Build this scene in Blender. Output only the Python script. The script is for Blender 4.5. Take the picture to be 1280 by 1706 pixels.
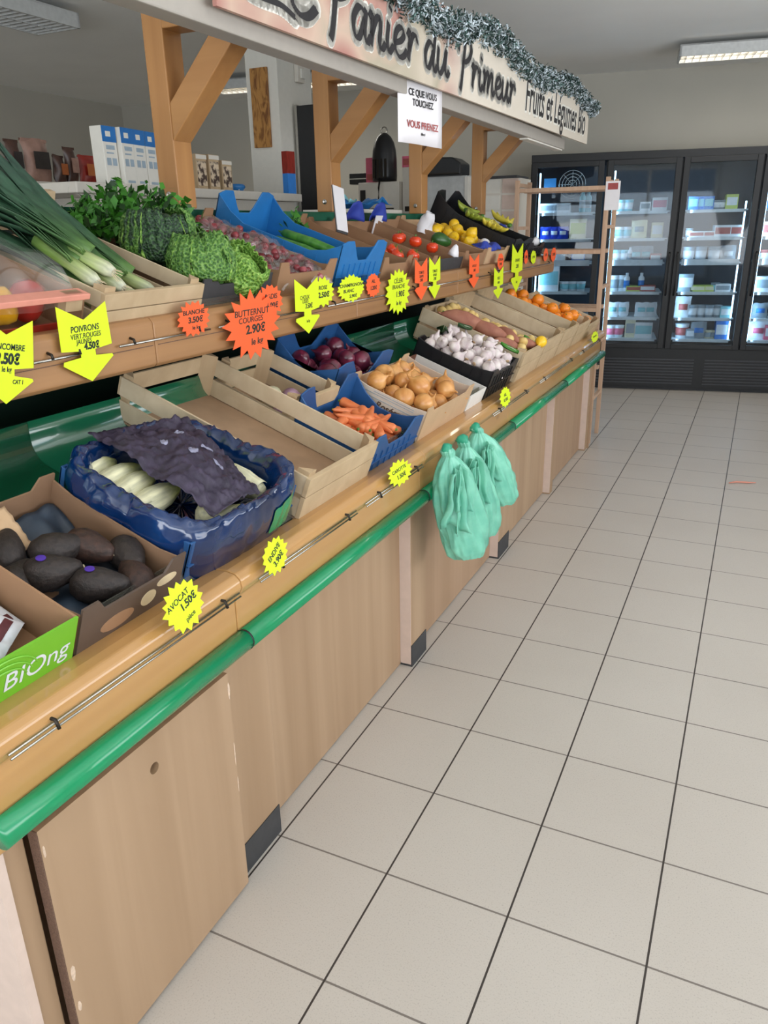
import bpy, math, random
from mathutils import Matrix, Vector, noise
random.seed(7)
PI = math.pi
for o in list(bpy.data.objects): bpy.data.objects.remove(o)
SC = bpy.context.scene
COL = SC.collection

# ------------------------------------------------------------------ camera
cam_data = bpy.data.cameras.new('camera'); cam = bpy.data.objects.new('camera', cam_data); COL.objects.link(cam)
SC.camera = cam
cam_data.sensor_fit = 'HORIZONTAL'; cam_data.sensor_width = 36.0
cam_data.lens = 36.0 * 1276.0 / 1280.0
cam_data.clip_start = 0.05; cam_data.clip_end = 100
def set_camera(loc, yaw, pitch, roll):
    f = Vector((math.sin(yaw)*math.cos(pitch), math.cos(yaw)*math.cos(pitch), math.sin(pitch)))
    rt = f.cross(Vector((0, 0, 1))).normalized(); up = rt.cross(f)
    c, s = math.cos(roll), math.sin(roll)
    r2 = c*rt + s*up; u2 = -s*rt + c*up
    m = Matrix((r2, u2, -f)).transposed().to_4x4(); m.translation = Vector(loc)
    cam.matrix_world = m
set_camera((1.0252, -0.7444, 1.6193), -0.44517, -0.354935, -0.018616)

# ------------------------------------------------------------------ world and lights
W = bpy.data.worlds.new('sky'); SC.world = W; W.use_nodes = True
bg = W.node_tree.nodes['Background']; bg.inputs[0].default_value = (0.80, 0.88, 1.0, 1); bg.inputs[1].default_value = 1.2
SC.view_settings.view_transform = 'Standard'; SC.view_settings.look = 'None'
SC.view_settings.exposure = 0.0; SC.view_settings.gamma = 1.0
SC.view_settings.use_curve_mapping = False
def area(name, loc, target, sx, sy, power, col=(1, 1, 1)):
    l = bpy.data.lights.new(name, 'AREA'); l.shape = 'RECTANGLE'; l.size = sx; l.size_y = sy; l.energy = power; l.color = col
    o = bpy.data.objects.new(name, l); COL.objects.link(o); o.location = loc
    d = Vector(target) - Vector(loc); o.rotation_euler = d.to_track_quat('-Z', 'Y').to_euler()
    return o
area('shop_window_daylight', (1.2, -4.38, 1.6), (0.6, 3, 11.5), 6.0, 2.4, 300, (0.97, 0.985, 1.0))
area('side_window_daylight', (4.08, 1.9, 1.6), (0, 2.2, 6.2), 5.6, 2.1, 205, (0.98, 0.985, 1.0))
area('cafe_side_daylight', (-4.6, -4.38, 1.7), (-4.0, 3, 6), 2.4, 2.2, 38, (1.0, 0.97, 0.92))

# ------------------------------------------------------------------ materials
MATS = {}
def newmat(name):
    m = bpy.data.materials.new(name); m.use_nodes = True
    nt = m.node_tree; b = nt.nodes['Principled BSDF']; MATS[name] = m
    return m, nt, b
def hexc(h):
    h = h.lstrip('#'); c = [int(h[i:i+2], 16)/255 for i in (0, 2, 4)]
    return tuple(((x+0.055)/1.055)**2.4 if x > 0.04045 else x/12.92 for x in c) + (1,)
def plain(name, col, rough=0.5, metal=0.0, var=0.08, scale=30, bump=0.0, coat=0.0, spec=0.5, sss=0.0):
    m, nt, b = newmat(name); c = hexc(col)
    b.inputs['Roughness'].default_value = rough; b.inputs['Metallic'].default_value = metal
    b.inputs['Coat Weight'].default_value = coat; b.inputs['Specular IOR Level'].default_value = spec
    if sss: b.inputs['Subsurface Weight'].default_value = sss; b.inputs['Subsurface Radius'].default_value = (0.01, 0.01, 0.01)
    tc = nt.nodes.new('ShaderNodeTexCoord'); n = nt.nodes.new('ShaderNodeTexNoise'); n.inputs['Scale'].default_value = scale
    n.inputs['Detail'].default_value = 4
    nt.links.new(tc.outputs['Object'], n.inputs['Vector'])
    r = nt.nodes.new('ShaderNodeValToRGB'); r.color_ramp.elements[0].position = .3; r.color_ramp.elements[1].position = .7
    r.color_ramp.elements[0].color = tuple(x*(1-var) for x in c[:3]) + (1,); r.color_ramp.elements[1].color = tuple(min(1, x*(1+var)) for x in c[:3]) + (1,)
    nt.links.new(n.outputs['Fac'], r.inputs['Fac']); nt.links.new(r.outputs['Color'], b.inputs['Base Color'])
    if bump:
        bp = nt.nodes.new('ShaderNodeBump'); bp.inputs['Strength'].default_value = bump; bp.inputs['Distance'].default_value = 0.004
        nt.links.new(n.outputs['Fac'], bp.inputs['Height']); nt.links.new(bp.outputs['Normal'], b.inputs['Normal'])
    return m
def two(name, c1, c2, scale=(20, 20, 20), rough=0.5, pos=(.4, .6), detail=5, bump=0.0, coat=0, kind='noise', dist=0.0, metal=0, spec=0.5, c3=None):
    """two colours mixed by a stretched noise or voronoi"""
    m, nt, b = newmat(name); tc = nt.nodes.new('ShaderNodeTexCoord'); mp = nt.nodes.new('ShaderNodeMapping')
    mp.inputs['Scale'].default_value = scale; nt.links.new(tc.outputs['Object'], mp.inputs['Vector'])
    if kind == 'noise':
        n = nt.nodes.new('ShaderNodeTexNoise'); n.inputs['Scale'].default_value = 1; n.inputs['Detail'].default_value = detail; n.inputs['Distortion'].default_value = dist
        out = n.outputs['Fac']
    else:
        n = nt.nodes.new('ShaderNodeTexVoronoi'); n.inputs['Scale'].default_value = 1; out = n.outputs['Distance']
    nt.links.new(mp.outputs['Vector'], n.inputs['Vector'])
    r = nt.nodes.new('ShaderNodeValToRGB'); r.color_ramp.elements[0].position = pos[0]; r.color_ramp.elements[1].position = pos[1]
    r.color_ramp.elements[0].color = hexc(c1); r.color_ramp.elements[1].color = hexc(c2)
    if c3: e = r.color_ramp.elements.new(min(1, pos[1] + .15)); e.color = hexc(c3)
    nt.links.new(out, r.inputs['Fac']); nt.links.new(r.outputs['Color'], b.inputs['Base Color'])
    b.inputs['Roughness'].default_value = rough; b.inputs['Coat Weight'].default_value = coat; b.inputs['Metallic'].default_value = metal
    b.inputs['Specular IOR Level'].default_value = spec
    if bump:
        bp = nt.nodes.new('ShaderNodeBump'); bp.inputs['Strength'].default_value = bump; bp.inputs['Distance'].default_value = 0.005
        nt.links.new(out, bp.inputs['Height']); nt.links.new(bp.outputs['Normal'], b.inputs['Normal'])
    return m
def wood(name, c1, c2, grain='Z', rough=.45, coat=0.0, dens=1.0, knots=None):
    s = {'X': (1.2, 30, 30), 'Y': (30, 1.2, 30), 'Z': (30, 30, 1.2)}[grain]
    s = tuple(v*dens for v in s)
    m = two(name, c1, c2, s, rough, (.25, .75), 6, 0.06, coat, dist=0.6)
    if knots:
        nt = m.node_tree; b = nt.nodes['Principled BSDF']
        src = b.inputs['Base Color'].links[0].from_socket
        tc = nt.nodes.new('ShaderNodeTexCoord'); v = nt.nodes.new('ShaderNodeTexVoronoi'); v.inputs['Scale'].default_value = 4.2
        mp = nt.nodes.new('ShaderNodeMapping'); mp.inputs['Scale'].default_value = {'X': (.5, 1, 1), 'Y': (1, .5, 1), 'Z': (1, 1, .5)}[grain]
        nt.links.new(tc.outputs['Object'], mp.inputs['Vector']); nt.links.new(mp.outputs['Vector'], v.inputs['Vector'])
        r = nt.nodes.new('ShaderNodeValToRGB'); r.color_ramp.elements[0].position = .07; r.color_ramp.elements[1].position = .105
        r.color_ramp.elements[0].color = (1, 1, 1, 1); r.color_ramp.elements[1].color = (0, 0, 0, 1)
        nt.links.new(v.outputs['Distance'], r.inputs['Fac'])
        mx = nt.nodes.new('ShaderNodeMix'); mx.data_type = 'RGBA'; mx.inputs['B'].default_value = hexc(knots)
        nt.links.new(r.outputs['Color'], mx.inputs['Factor']); nt.links.new(src, mx.inputs['A']); nt.links.new(mx.outputs['Result'], b.inputs['Base Color'])
    return m
def emit(name, col, s):
    m, nt, b = newmat(name); b.inputs['Base Color'].default_value = hexc(col); b.inputs['Emission Color'].default_value = hexc(col); b.inputs['Emission Strength'].default_value = s
    return m
def clear(name, tint='#ffffff', gloss=.12, rough=.05, opac=0.0, opcol='#ffffff'):
    m, nt, b = newmat(name)
    tr = nt.nodes.new('ShaderNodeBsdfTransparent'); tr.inputs[0].default_value = hexc(tint)
    gl = nt.nodes.new('ShaderNodeBsdfGlossy'); gl.inputs['Roughness'].default_value = rough; gl.inputs[0].default_value = (1, 1, 1, 1)
    df = nt.nodes.new('ShaderNodeBsdfDiffuse'); df.inputs[0].default_value = hexc(opcol)
    m1 = nt.nodes.new('ShaderNodeMixShader'); m1.inputs[0].default_value = opac
    nt.links.new(tr.outputs[0], m1.inputs[1]); nt.links.new(df.outputs[0], m1.inputs[2])
    m2 = nt.nodes.new('ShaderNodeMixShader'); m2.inputs[0].default_value = gloss
    nt.links.new(m1.outputs[0], m2.inputs[1]); nt.links.new(gl.outputs[0], m2.inputs[2])
    nt.links.new(m2.outputs[0], nt.nodes['Material Output'].inputs['Surface'])
    return m

plain('wall_paint', '#b8b4a9', .9, var=.02, scale=3)
plain('ceiling_paint', '#f4f4f1', .95, var=.02, scale=2)
plain('white_laminate', '#dcd5c9', .5, var=.02)
plain('white_paint', '#e6e2d8', .6, var=.02)
wood('varnished_pine', '#c98f4f', '#dcab68', 'Y', .3, .5, .35)
wood('varnished_pine_x', '#a4713f', '#b9864f', 'X', .5, .1, .4, knots='#6b3c1a')
wood('varnished_pine_z', '#a4713f', '#bb8850', 'Z', .5, .1, .4, knots='#6b3c1a')
wood('ledge_pine', '#b3854f', '#c5975e', 'Y', .28, .5, .5, knots='#8a5a2c')
wood('shelf_pine', '#8f6640', '#aa7d50', 'Y', .5, .15, .5, knots='#6d4322')
wood('beech_laminate', '#a08264', '#b7997b', 'Z', .5, 0, .3)
wood('beech_laminate_b', '#a38467', '#b49478', 'Z', .5, 0, .3)
plain('chipboard', '#6d5344', .9, var=.25, scale=300, bump=.4)
plain('chip_raw', '#d8bfa8', .9, var=.15, scale=120, bump=.5)
plain('pink_edge', '#d3bdb0', .7, var=.04)
plain('plinth_black', '#3c3c3e', .6, var=.1)
wood('poplar_y', '#c2ac8c', '#d6c3a5', 'X', .7, 0, .5)
wood('poplar_x', '#b39a78', '#c6ae8b', 'Y', .7, 0, .5)
wood('poplar_z', '#b09573', '#c4ab88', 'Z', .7, 0, .6)
plain('poplar_bottom', '#a5876a', .8, var=.08, scale=14)
plain('cardboard', '#9a7556', .85, var=.05, scale=12)
plain('cardboard_light', '#c4a37f', .85, var=.05, scale=12)
plain('cardboard_dark', '#8a6a50', .85, var=.05, scale=12)
plain('cardboard_white', '#e2ded8', .7, var=.03)
plain('pink_card', '#d9907c', .6, var=.05)
plain('lime_print', '#6fb32a', .45, var=.06, scale=9)
plain('dark_print', '#5a4a40', .5, var=.1, scale=9)
plain('cream_print', '#d9c6a4', .6)
plain('blue_plastic', '#2472b2', .4, var=.05, scale=20)
plain('navy_plastic', '#275488', .42, var=.06, scale=20)
plain('blue_paper', '#2a3fa0', .6)
plain('black_plastic', '#17171a', .35, var=.1)
plain('green_bumper', '#0a8a58', .22, var=.03, coat=.3)
plain('green_panel', '#1b6344', .2, var=.05, scale=4, coat=.8)
plain('green_shaded', '#08291c', .6, var=.05)  # counter green darkened, shade under the upper shelf put into the colour
plain('green_rail', '#1c6247', .5, var=.05)
plain('steel', '#b8b6b0', .25, 1.0, var=.05)
plain('dark_metal', '#3a3530', .4, .8)
plain('fluo_yellow', '#d6ea14', .6, var=.02)
plain('fluo_orange', '#f8602a', .6, var=.02)
plain('ink', '#1b2a20', .7)
plain('ink_black', '#232022', .7)
plain('ink_red', '#a04a48', .7)
plain('paper', '#e8e4e6', .8, var=.01)
plain('fridge_black', '#0d0e11', .5, var=.08, scale=8)
plain('fridge_inside', '#222b38', .6, var=.2, scale=25)
plain('fridge_rail', '#dfe6ea', .4)
emit('led_blue', '#bfe6ff', 9)
emit('lamp_tube', '#fff6e8', 14)
clear('glass', '#e4ebf0', .022, .03)
clear('acrylic', '#e6e6e0', .07, .08, .16, '#a5a39c')
clear('film', '#ffffff', .13, .12, .05, '#f2efe8')
plain('lamp_white', '#c9cac8', .5)
two('tinsel_green', '#22342f', '#4b6660', (60, 60, 60), .35, metal=.6)
plain('tinsel_silver', '#c0ccd2', .45, .2)
# floor: ceramic tiles with dark joints
m, nt, b = newmat('floor_tiles')
tc = nt.nodes.new('ShaderNodeTexCoord'); mp = nt.nodes.new('ShaderNodeMapping')
TX, TY = 0.333, 0.34074
mp.inputs['Scale'].default_value = (1/TX, 1/TY, 1); nt.links.new(tc.outputs['Object'], mp.inputs['Vector'])
sep = nt.nodes.new('ShaderNodeSeparateXYZ'); nt.links.new(mp.outputs['Vector'], sep.inputs[0])
def mth(nt, op, a, bb=None, c=None):
    n = nt.nodes.new('ShaderNodeMath'); n.operation = op
    for i, v in enumerate((a, bb, c)):
        if v is None: continue
        if isinstance(v, (int, float)): n.inputs[i].default_value = v
        else: nt.links.new(v, n.inputs[i])
    return n.outputs[0]
def edge(v):
    f = mth(nt, 'FRACT', v); return mth(nt, 'MINIMUM', f, mth(nt, 'SUBTRACT', 1.0, f))
ex, ey = edge(sep.outputs[0]), edge(sep.outputs[1])
jx = mth(nt, 'LESS_THAN', ex, 0.0078); jy = mth(nt, 'LESS_THAN', ey, 0.0078)
n1 = nt.nodes.new('ShaderNodeTexNoise'); n1.inputs['Scale'].default_value = 260; n1.inputs['Detail'].default_value = 3; nt.links.new(tc.outputs['Object'], n1.inputs['Vector'])
n2 = nt.nodes.new('ShaderNodeTexNoise'); n2.inputs['Scale'].default_value = 1.3; n2.inputs['Detail'].default_value = 4; nt.links.new(tc.outputs['Object'], n2.inputs['Vector'])
r1 = nt.nodes.new('ShaderNodeValToRGB'); r1.color_ramp.elements[0].position = .3; r1.color_ramp.elements[1].position = .45
r1.color_ramp.elements[0].color = hexc('#b2aaa1'); r1.color_ramp.elements[1].color = hexc('#c3bbb2'); nt.links.new(n1.outputs['Fac'], r1.inputs['Fac'])
r2 = nt.nodes.new('ShaderNodeValToRGB'); r2.color_ramp.elements[0].position = .3; r2.color_ramp.elements[1].position = .7
r2.color_ramp.elements[0].color = (.93, .92, .91, 1); r2.color_ramp.elements[1].color = (1, 1, 1, 1); nt.links.new(n2.outputs['Fac'], r2.inputs['Fac'])
mu = nt.nodes.new('ShaderNodeMix'); mu.data_type = 'RGBA'; mu.blend_type = 'MULTIPLY'; mu.inputs['Factor'].default_value = 1
nt.links.new(r1.outputs['Color'], mu.inputs['A']); nt.links.new(r2.outputs['Color'], mu.inputs['B'])
ga = nt.nodes.new('ShaderNodeMix'); ga.data_type = 'RGBA'; ga.inputs['B'].default_value = hexc('#5a504a')
nt.links.new(mth(nt, 'MULTIPLY', jy, .8), ga.inputs['Factor']); nt.links.new(mu.outputs['Result'], ga.inputs['A'])
gb = nt.nodes.new('ShaderNodeMix'); gb.data_type = 'RGBA'; gb.inputs['B'].default_value = hexc('#3a332f')
nt.links.new(jx, gb.inputs['Factor']); nt.links.new(ga.outputs['Result'], gb.inputs['A']); nt.links.new(gb.outputs['Result'], b.inputs['Base Color'])
b.inputs['Roughness'].default_value = .42; b.inputs['Specular IOR Level'].default_value = .4

# ------------------------------------------------------------------ mesh builder
class MB:
    def __init__(s): s.v = []; s.f = []
    def add(s, vs, fs, M=None):
        k = len(s.v)
        for p in vs:
            p = Vector(p); s.v.append(tuple(M @ p) if M is not None else tuple(p))
        for f in fs: s.f.append(tuple(i+k for i in f))
        return s
    def box(s, x0, x1, y0, y1, z0, z1, M=None):
        return s.add([(x0,y0,z0),(x1,y0,z0),(x1,y1,z0),(x0,y1,z0),(x0,y0,z1),(x1,y0,z1),(x1,y1,z1),(x0,y1,z1)],
                     [(0,3,2,1),(4,5,6,7),(0,1,5,4),(1,2,6,5),(2,3,7,6),(3,0,4,7)], M)
    def prism(s, poly, t, M=None, t0=0.0):
        """poly in local XY, extruded along local Z from t0 to t"""
        n = len(poly); vs = [(p[0], p[1], t0) for p in poly] + [(p[0], p[1], t) for p in poly]
        fs = [tuple(range(n-1, -1, -1)), tuple(range(n, 2*n))] + [(i, (i+1) % n, n+(i+1) % n, n+i) for i in range(n)]
        return s.add(vs, fs, M)
    def tube(s, pts, r, seg=8, M=None, caps=True):
        pts = [Vector(p) for p in pts]; n = len(pts)
        rs = r if isinstance(r, (list, tuple)) else [r]*n
        vs = []; up = Vector((0, 0, 1))
        for i, p in enumerate(pts):
            d = (pts[min(i+1, n-1)] - pts[max(i-1, 0)]).normalized()
            a = d.cross(up)
            if a.length < .05: a = d.cross(Vector((0, 1, 0)))
            a.normalize(); b2 = d.cross(a)
            for k in range(seg):
                t = 2*PI*k/seg; vs.append(p + a*math.cos(t)*rs[i] + b2*math.sin(t)*rs[i])
        fs = []
        for i in range(n-1):
            for k in range(seg):
                fs.append((i*seg+k, i*seg+(k+1) % seg, (i+1)*seg+(k+1) % seg, (i+1)*seg+k))
        if caps: fs.append(tuple(range(seg))[::-1]); fs.append(tuple((n-1)*seg+k for k in range(seg)))
        return s.add(vs, fs, M)
    def lathe(s, prof, seg=20, M=None, fn=None):
        """profile of (r, z) bottom to top; fn(theta, z) scales the radius"""
        vs = []; n = len(prof)
        for r, z in prof:
            for k in range(seg):
                t = 2*PI*k/seg; q = r*(fn(t, z) if fn else 1); vs.append((q*math.cos(t), q*math.sin(t), z))
        fs = []
        for i in range(n-1):
            for k in range(seg): fs.append((i*seg+k, i*seg+(k+1) % seg, (i+1)*seg+(k+1) % seg, (i+1)*seg+k))
        fs.append(tuple(range(seg))[::-1]); fs.append(tuple((n-1)*seg+k for k in range(seg)))
        return s.add(vs, fs, M)
    def grid(s, fn, nu, nv, M=None, closed_u=False):
        vs = [fn(i/(nu if closed_u else nu-1), j/(nv-1)) for j in range(nv) for i in range(nu)]
        fs = []
        for j in range(nv-1):
            for i in range(nu if closed_u else nu-1):
                a = j*nu+i; b2 = j*nu+(i+1) % nu; fs.append((a, b2, b2+nu, a+nu))
        return s.add(vs, fs, M)
    def jiggle(s, amp, freq, seed=0):
        o = Vector((seed*7.3, seed*1.7, seed*3.1)); out = []
        for p in s.v:
            P = Vector(p); out.append(tuple(P + amp*Vector(noise.noise_vector(P*freq+o))))
        s.v = out; return s
    def mesh(s, name, mat, smooth=False):
        me = bpy.data.meshes.new(name); me.from_pydata(s.v, [], s.f); me.update()
        if mat: me.materials.append(MATS[mat])
        if smooth: me.polygons.foreach_set('use_smooth', [True]*len(me.polygons))
        return me
    def build(s, name, mat, parent=None, smooth=False, bevel=0, subsurf=0, solid=0):
        o = bpy.data.objects.new(name, s.mesh(name, mat, smooth)); COL.objects.link(o)
        if parent: o.parent = parent
        if solid: md = o.modifiers.new('s', 'SOLIDIFY'); md.thickness = solid; md.offset = 0
        if bevel: md = o.modifiers.new('b', 'BEVEL'); md.width = bevel; md.segments = 2; md.limit_method = 'ANGLE'
        if subsurf: md = o.modifiers.new('u', 'SUBSURF'); md.levels = subsurf; md.render_levels = subsurf
        return o
def axes(o, ex, ey, ez):
    m = Matrix((Vector(ex), Vector(ey), Vector(ez))).transposed().to_4x4(); m.translation = Vector(o); return m
def tag(o, label=None, cat=None, group=None, kind=None):
    if label: o['label'] = label
    if cat: o['category'] = cat
    if group: o['group'] = group
    if kind: o['kind'] = kind
    return o
def empty(name, M, label, cat, group=None):
    o = bpy.data.objects.new(name, None); COL.objects.link(o); o.empty_display_size = .05
    o.matrix_world = M if isinstance(M, Matrix) else Matrix.Translation(M)
    return tag(o, label, cat, group)
KIDS = {}
def copy_tree(o, M=None, label=None, group=None):
    c = o.copy(); COL.objects.link(c)
    if M is not None: c.matrix_world = M
    if label: c['label'] = label
    if group: c['group'] = group
    for ch in o.children:
        d = ch.copy(); COL.objects.link(d); d.parent = c
        for g in ch.children:
            e = g.copy(); COL.objects.link(e); e.parent = d
    return c
def struct(o): o['kind'] = 'structure'; return o
def RX(a): return Matrix.Rotation(a, 4, 'X')
def RY(a): return Matrix.Rotation(a, 4, 'Y')
def RZ(a): return Matrix.Rotation(a, 4, 'Z')
def TR(x, y, z): return Matrix.Translation((x, y, z))
def SCL(x, y, z): return Matrix.Diagonal((x, y, z, 1))
# sloping trays: local x runs along the counter, local y up the slope, local z out of the tray
def tray(o, deg):
    a = math.radians(deg)
    return axes(o, (0, 1, 0), (-math.cos(a), 0, math.sin(a)), (math.sin(a), 0, math.cos(a)))
LO = tray((-.03, 0, .875), 21)
UP = tray((-.44, 0, 1.385), 19)
def text_mesh(body, size, mat, parent, M, name='handwriting', shear=0.0, ext=.0004, bold=0.0, align='CENTER', sx=1.0, line=1.0):
    cu = bpy.data.curves.new('t', 'FONT'); cu.body = body; cu.size = size; cu.shear = shear; cu.extrude = ext; cu.offset = bold
    cu.align_x = align; cu.align_y = 'CENTER'; cu.space_line = line
    t = bpy.data.objects.new('t', cu); COL.objects.link(t)
    bpy.context.view_layer.update()
    me = bpy.data.meshes.new_from_object(t.evaluated_get(bpy.context.evaluated_depsgraph_get()))
    bpy.data.objects.remove(t); me.materials.clear(); me.materials.append(MATS[mat])
    o = bpy.data.objects.new(name, me); COL.objects.link(o)
    if parent: o.parent = parent
    o.matrix_local = M @ SCL(sx, 1, 1)
    return o
FACE_X = axes((0, 0, 0), (0, 1, 0), (0, 0, 1), (1, 0, 0))     # things whose front looks towards the aisle

# ------------------------------------------------------------------ room shell
H = 3.05
A10 = math.radians(10)
WB = TR(-.64, 8.18, 0) @ RZ(math.radians(9))
o = MB().box(-6.5, 4.5, -4.8, 9.6, -.08, 0).build('floor', 'floor_tiles'); struct(o)
o = MB().box(-6.5, 4.5, -4.8, 9.6, H, H+.1).build('ceiling', 'ceiling_paint'); struct(o)
o = MB().box(-5.9, 5.4, 0, .15, -.02, H+.02, WB).build('wall_back', 'wall_paint'); struct(o)
o = MB().box(-6.4, -6.22, -4.6, 8.0, 0, H).build('wall_left', 'wall_paint'); struct(o)
def wall_with_hole(name, M, L, h0, h1, holes):
    mb = MB(); x = 0
    for a, c in holes:
        mb.box(x, a, 0, .18, 0, H, M); mb.box(a, c, 0, .18, 0, h0, M); mb.box(a, c, 0, .18, h1, H, M); x = c
    mb.box(x, L, 0, .18, 0, H, M)
    return struct(mb.build(name, 'wall_paint'))
wall_with_hole('wall_front', TR(-6.4, -4.6, 0), 10.8, .35, 2.85, [(.4, 3.0), (4.4, 10.6)])
wall_with_hole('wall_right', axes((4.22, -4.6, 0), (0, 1, 0), (1, 0, 0), (0, 0, 1)), 14.0, .5, 2.7, [(3.6, 9.4)])
def window(n, M, L, h0, h1, parts):
    w = struct(empty('window_%d' % n, M, None, None)) if False else None
    r = bpy.data.objects.new('window_%d' % n, None); COL.objects.link(r); r.matrix_world = M; struct(r)
    mb = MB(); t = .06
    mb.box(0, L, .05, .11, h0, h0+t); mb.box(0, L, .05, .11, h1-t, h1)
    for i in range(parts+1):
        x = (L-t)*i/parts; mb.box(x, x+t, .05, .11, h0+t, h1-t)
    mb.build('window_frame', 'white_paint', r)
    MB().box(t, L-t, .075, .085, h0+t, h1-t).build('window_pane', 'glass', r)
window(1, TR(-6.0, -4.6, 0), 2.6, .35, 2.85, 2)
window(2, TR(-2.0, -4.6, 0), 6.2, .35, 2.85, 4)
window(3, axes((4.22, -1.0, 0), (0, 1, 0), (1, 0, 0), (0, 0, 1)), 5.8, .5, 2.7, 4)
# baseboards behind the fridge and at the left
o = MB().box(-5.9, 5.0, -.015, 0, 0, .08, WB).build('baseboard_back', 'white_laminate'); struct(o)

# structural pillar
pil = MB().box(-2.58, -2.31, 4.6, 5.08, 0, H).build('pillar', 'white_paint'); tag(pil, 'white square pillar carrying a narrow carved wooden plaque', 'pillar')
two('carved_wood', '#b98444', '#7c4d20', (14, 14, 5), .6, (.45, .62), 6, .4, dist=2.5)
pq = MB().box(-.073, .073, -.02, 0, -.262, .262).build('carved_plaque', 'carved_wood', None, bevel=.004)
pq.matrix_world = TR(-2.46, 4.597, 2.46); tag(pq, 'narrow carved wooden plaque hanging on the white pillar', 'plaque')
th = empty('wall_thermostat', TR(-2.31, 4.88, 2.71), 'small white thermostat box on the side of the pillar', 'thermostat')
MB().box(.001, .035, -.05, .05, -.06, .06).build('housing', 'white_laminate', th, bevel=.006)
MB().box(.035, .05, -.02, .03, -.035, .03).build('dial', 'white_paint', th, bevel=.004)

# ceiling lamps
def ceiling_lamp(M, L, Wd, lit, label):
    r = empty('ceiling_lamp', M, label, 'ceiling lamp', None)
    mb = MB(); mb.box(0, L, 0, .015, -.09, 0); mb.box(0, L, Wd-.015, Wd, -.09, 0); mb.box(0, .015, 0, Wd, -.09, 0); mb.box(L-.015, L, 0, Wd, -.09, 0); mb.box(0, L, 0, Wd, -.012, 0)
    mb.build('housing', 'lamp_white', r)
    lv = MB(); n = int(L/.06)
    for i in range(1, n): lv.box(i*L/n-.002, i*L/n+.002, .015, Wd-.015, -.088, -.05)
    lv.box(.015, L-.015, Wd/2-.004, Wd/2+.004, -.088, -.05)
    lv.build('louvre', 'steel' if lit else 'lamp_white', r)
    for y in (Wd*.27, Wd*.73):
        MB().tube([(.03, y, -.035), (L-.03, y, -.035)], .013, 8).build('tube', 'lamp_tube' if lit else 'lamp_white', r, True)
    return r
def lampM(x, y, a): return TR(x, y, H-.04) @ RZ(a)
ceiling_lamp(lampM(.17, 6.95, math.radians(9)), 1.5, .32, True, 'lit louvred ceiling lamp above the glass-door fridges')
ceiling_lamp(lampM(-4.12, 6.22, math.radians(9)), 1.75, .30, True, 'lit louvred ceiling lamp passing behind the white pillar')
ceiling_lamp(axes((-3.36, 2.2, H-.04), (0, 1, 0), (-1, 0, 0), (0, 0, 1)), 1.62, .40, False, 'switched-off ceiling lamp at the upper left over the coffee bags')
area('ceiling_lamp_glow_a', (.95, 7.2, H-.16), (.95, 7.2, 0), 1.3, .25, 9, (1, .96, .88))
area('ceiling_lamp_glow_b', (-3.2, 6.5, H-.16), (-3.2, 6.5, 0), 1.3, .25, 10, (1, .96, .88))

# ------------------------------------------------------------------ produce counter
Y0, Y1 = -.13, 5.1
ctr = empty('produce_counter', TR(0, 0, 0), 'long pale wood produce counter with green bumper rail and two sloping tiers', 'produce counter')
mb = MB(); mb.box(-.98, -.085, Y0+.02, Y1, .0, .66); mb.build('cabinet_body', 'beech_laminate_b', ctr)
MB().box(-.98, .0, Y0-.001, Y0+.019, 0, .66).build('end_panel', 'pink_edge', ctr)
MB().box(-.98, .0, Y1-.02, Y1+.002, 0, .66).build('end_panel', 'beech_laminate_b', ctr)
posts = [(-.11, -.0625), (.505, .70), (1.655, 1.80), (2.79, 2.97), (3.90, 3.965), (5.0, 5.078)]
for i, (a, c) in enumerate(posts):
    mb = MB().box(-.09, -.012, a, c, .09 if i in (1, 2, 3) else 0, .66)
    p = mb.build('post', 'beech_laminate', ctr, bevel=.002)
    if i in (1, 2, 3):
        MB().box(-.088, -.009, a+(.012 if i == 1 else 0), c-.0, 0, .094).build('kick_plate', 'plinth_black', p)
    MB().box(-.09, -.014, a-.002, a, .01, .655).build('edge_strip', 'pink_edge', p)
def hole_panel(y0, y1, z0, z1, x0, x1, hy, hz, r, name, mat):
    """a board with a round finger hole"""
    M = axes((x0, 0, 0), (0, 1, 0), (0, 0, 1), (1, 0, 0)); t = x1-x0; N = 24; mb = MB()
    ring = [(hy+r*math.cos(2*PI*k/N), hz+r*math.sin(2*PI*k/N)) for k in range(N)]
    def sq(k):
        a = 2*PI*k/N; cx, sy = math.cos(a), math.sin(a); m = max(abs(cx), abs(sy)); return (hy+2.2*r*cx/m, hz+2.2*r*sy/m)
    outer = [sq(k) for k in range(N)]
    for z in (0, t):
        vs = [(p[0], p[1], z) for p in ring+outer]; mb.add(vs, [(k, (k+1) % N, N+(k+1) % N, N+k) for k in range(N)], M)
    vs = [(p[0], p[1], 0) for p in ring] + [(p[0], p[1], t) for p in ring]; mb.add(vs, [(k, (k+1) % N, N+(k+1) % N, N+k) for k in range(N)], M)
    a, b2, c, d = hy-2.2*r, hy+2.2*r, hz-2.2*r, hz+2.2*r
    for q in ((y0, a, z0, z1), (b2, y1, z0, z1), (a, b2, z0, c), (a, b2, d, z1)):
        mb.box(x0, x1, q[0], q[1], q[2], q[3])
    return mb.build(name, mat, ctr)
d1 = hole_panel(-.055, .497, .012, .648, -.004, .018, .232, .572, .013, 'door', 'beech_laminate')
MB().box(-.005, .0175, -.0575, -.055, .012, .648).build('raw_edge', 'chipboard', d1)
chips = MB()
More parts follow.
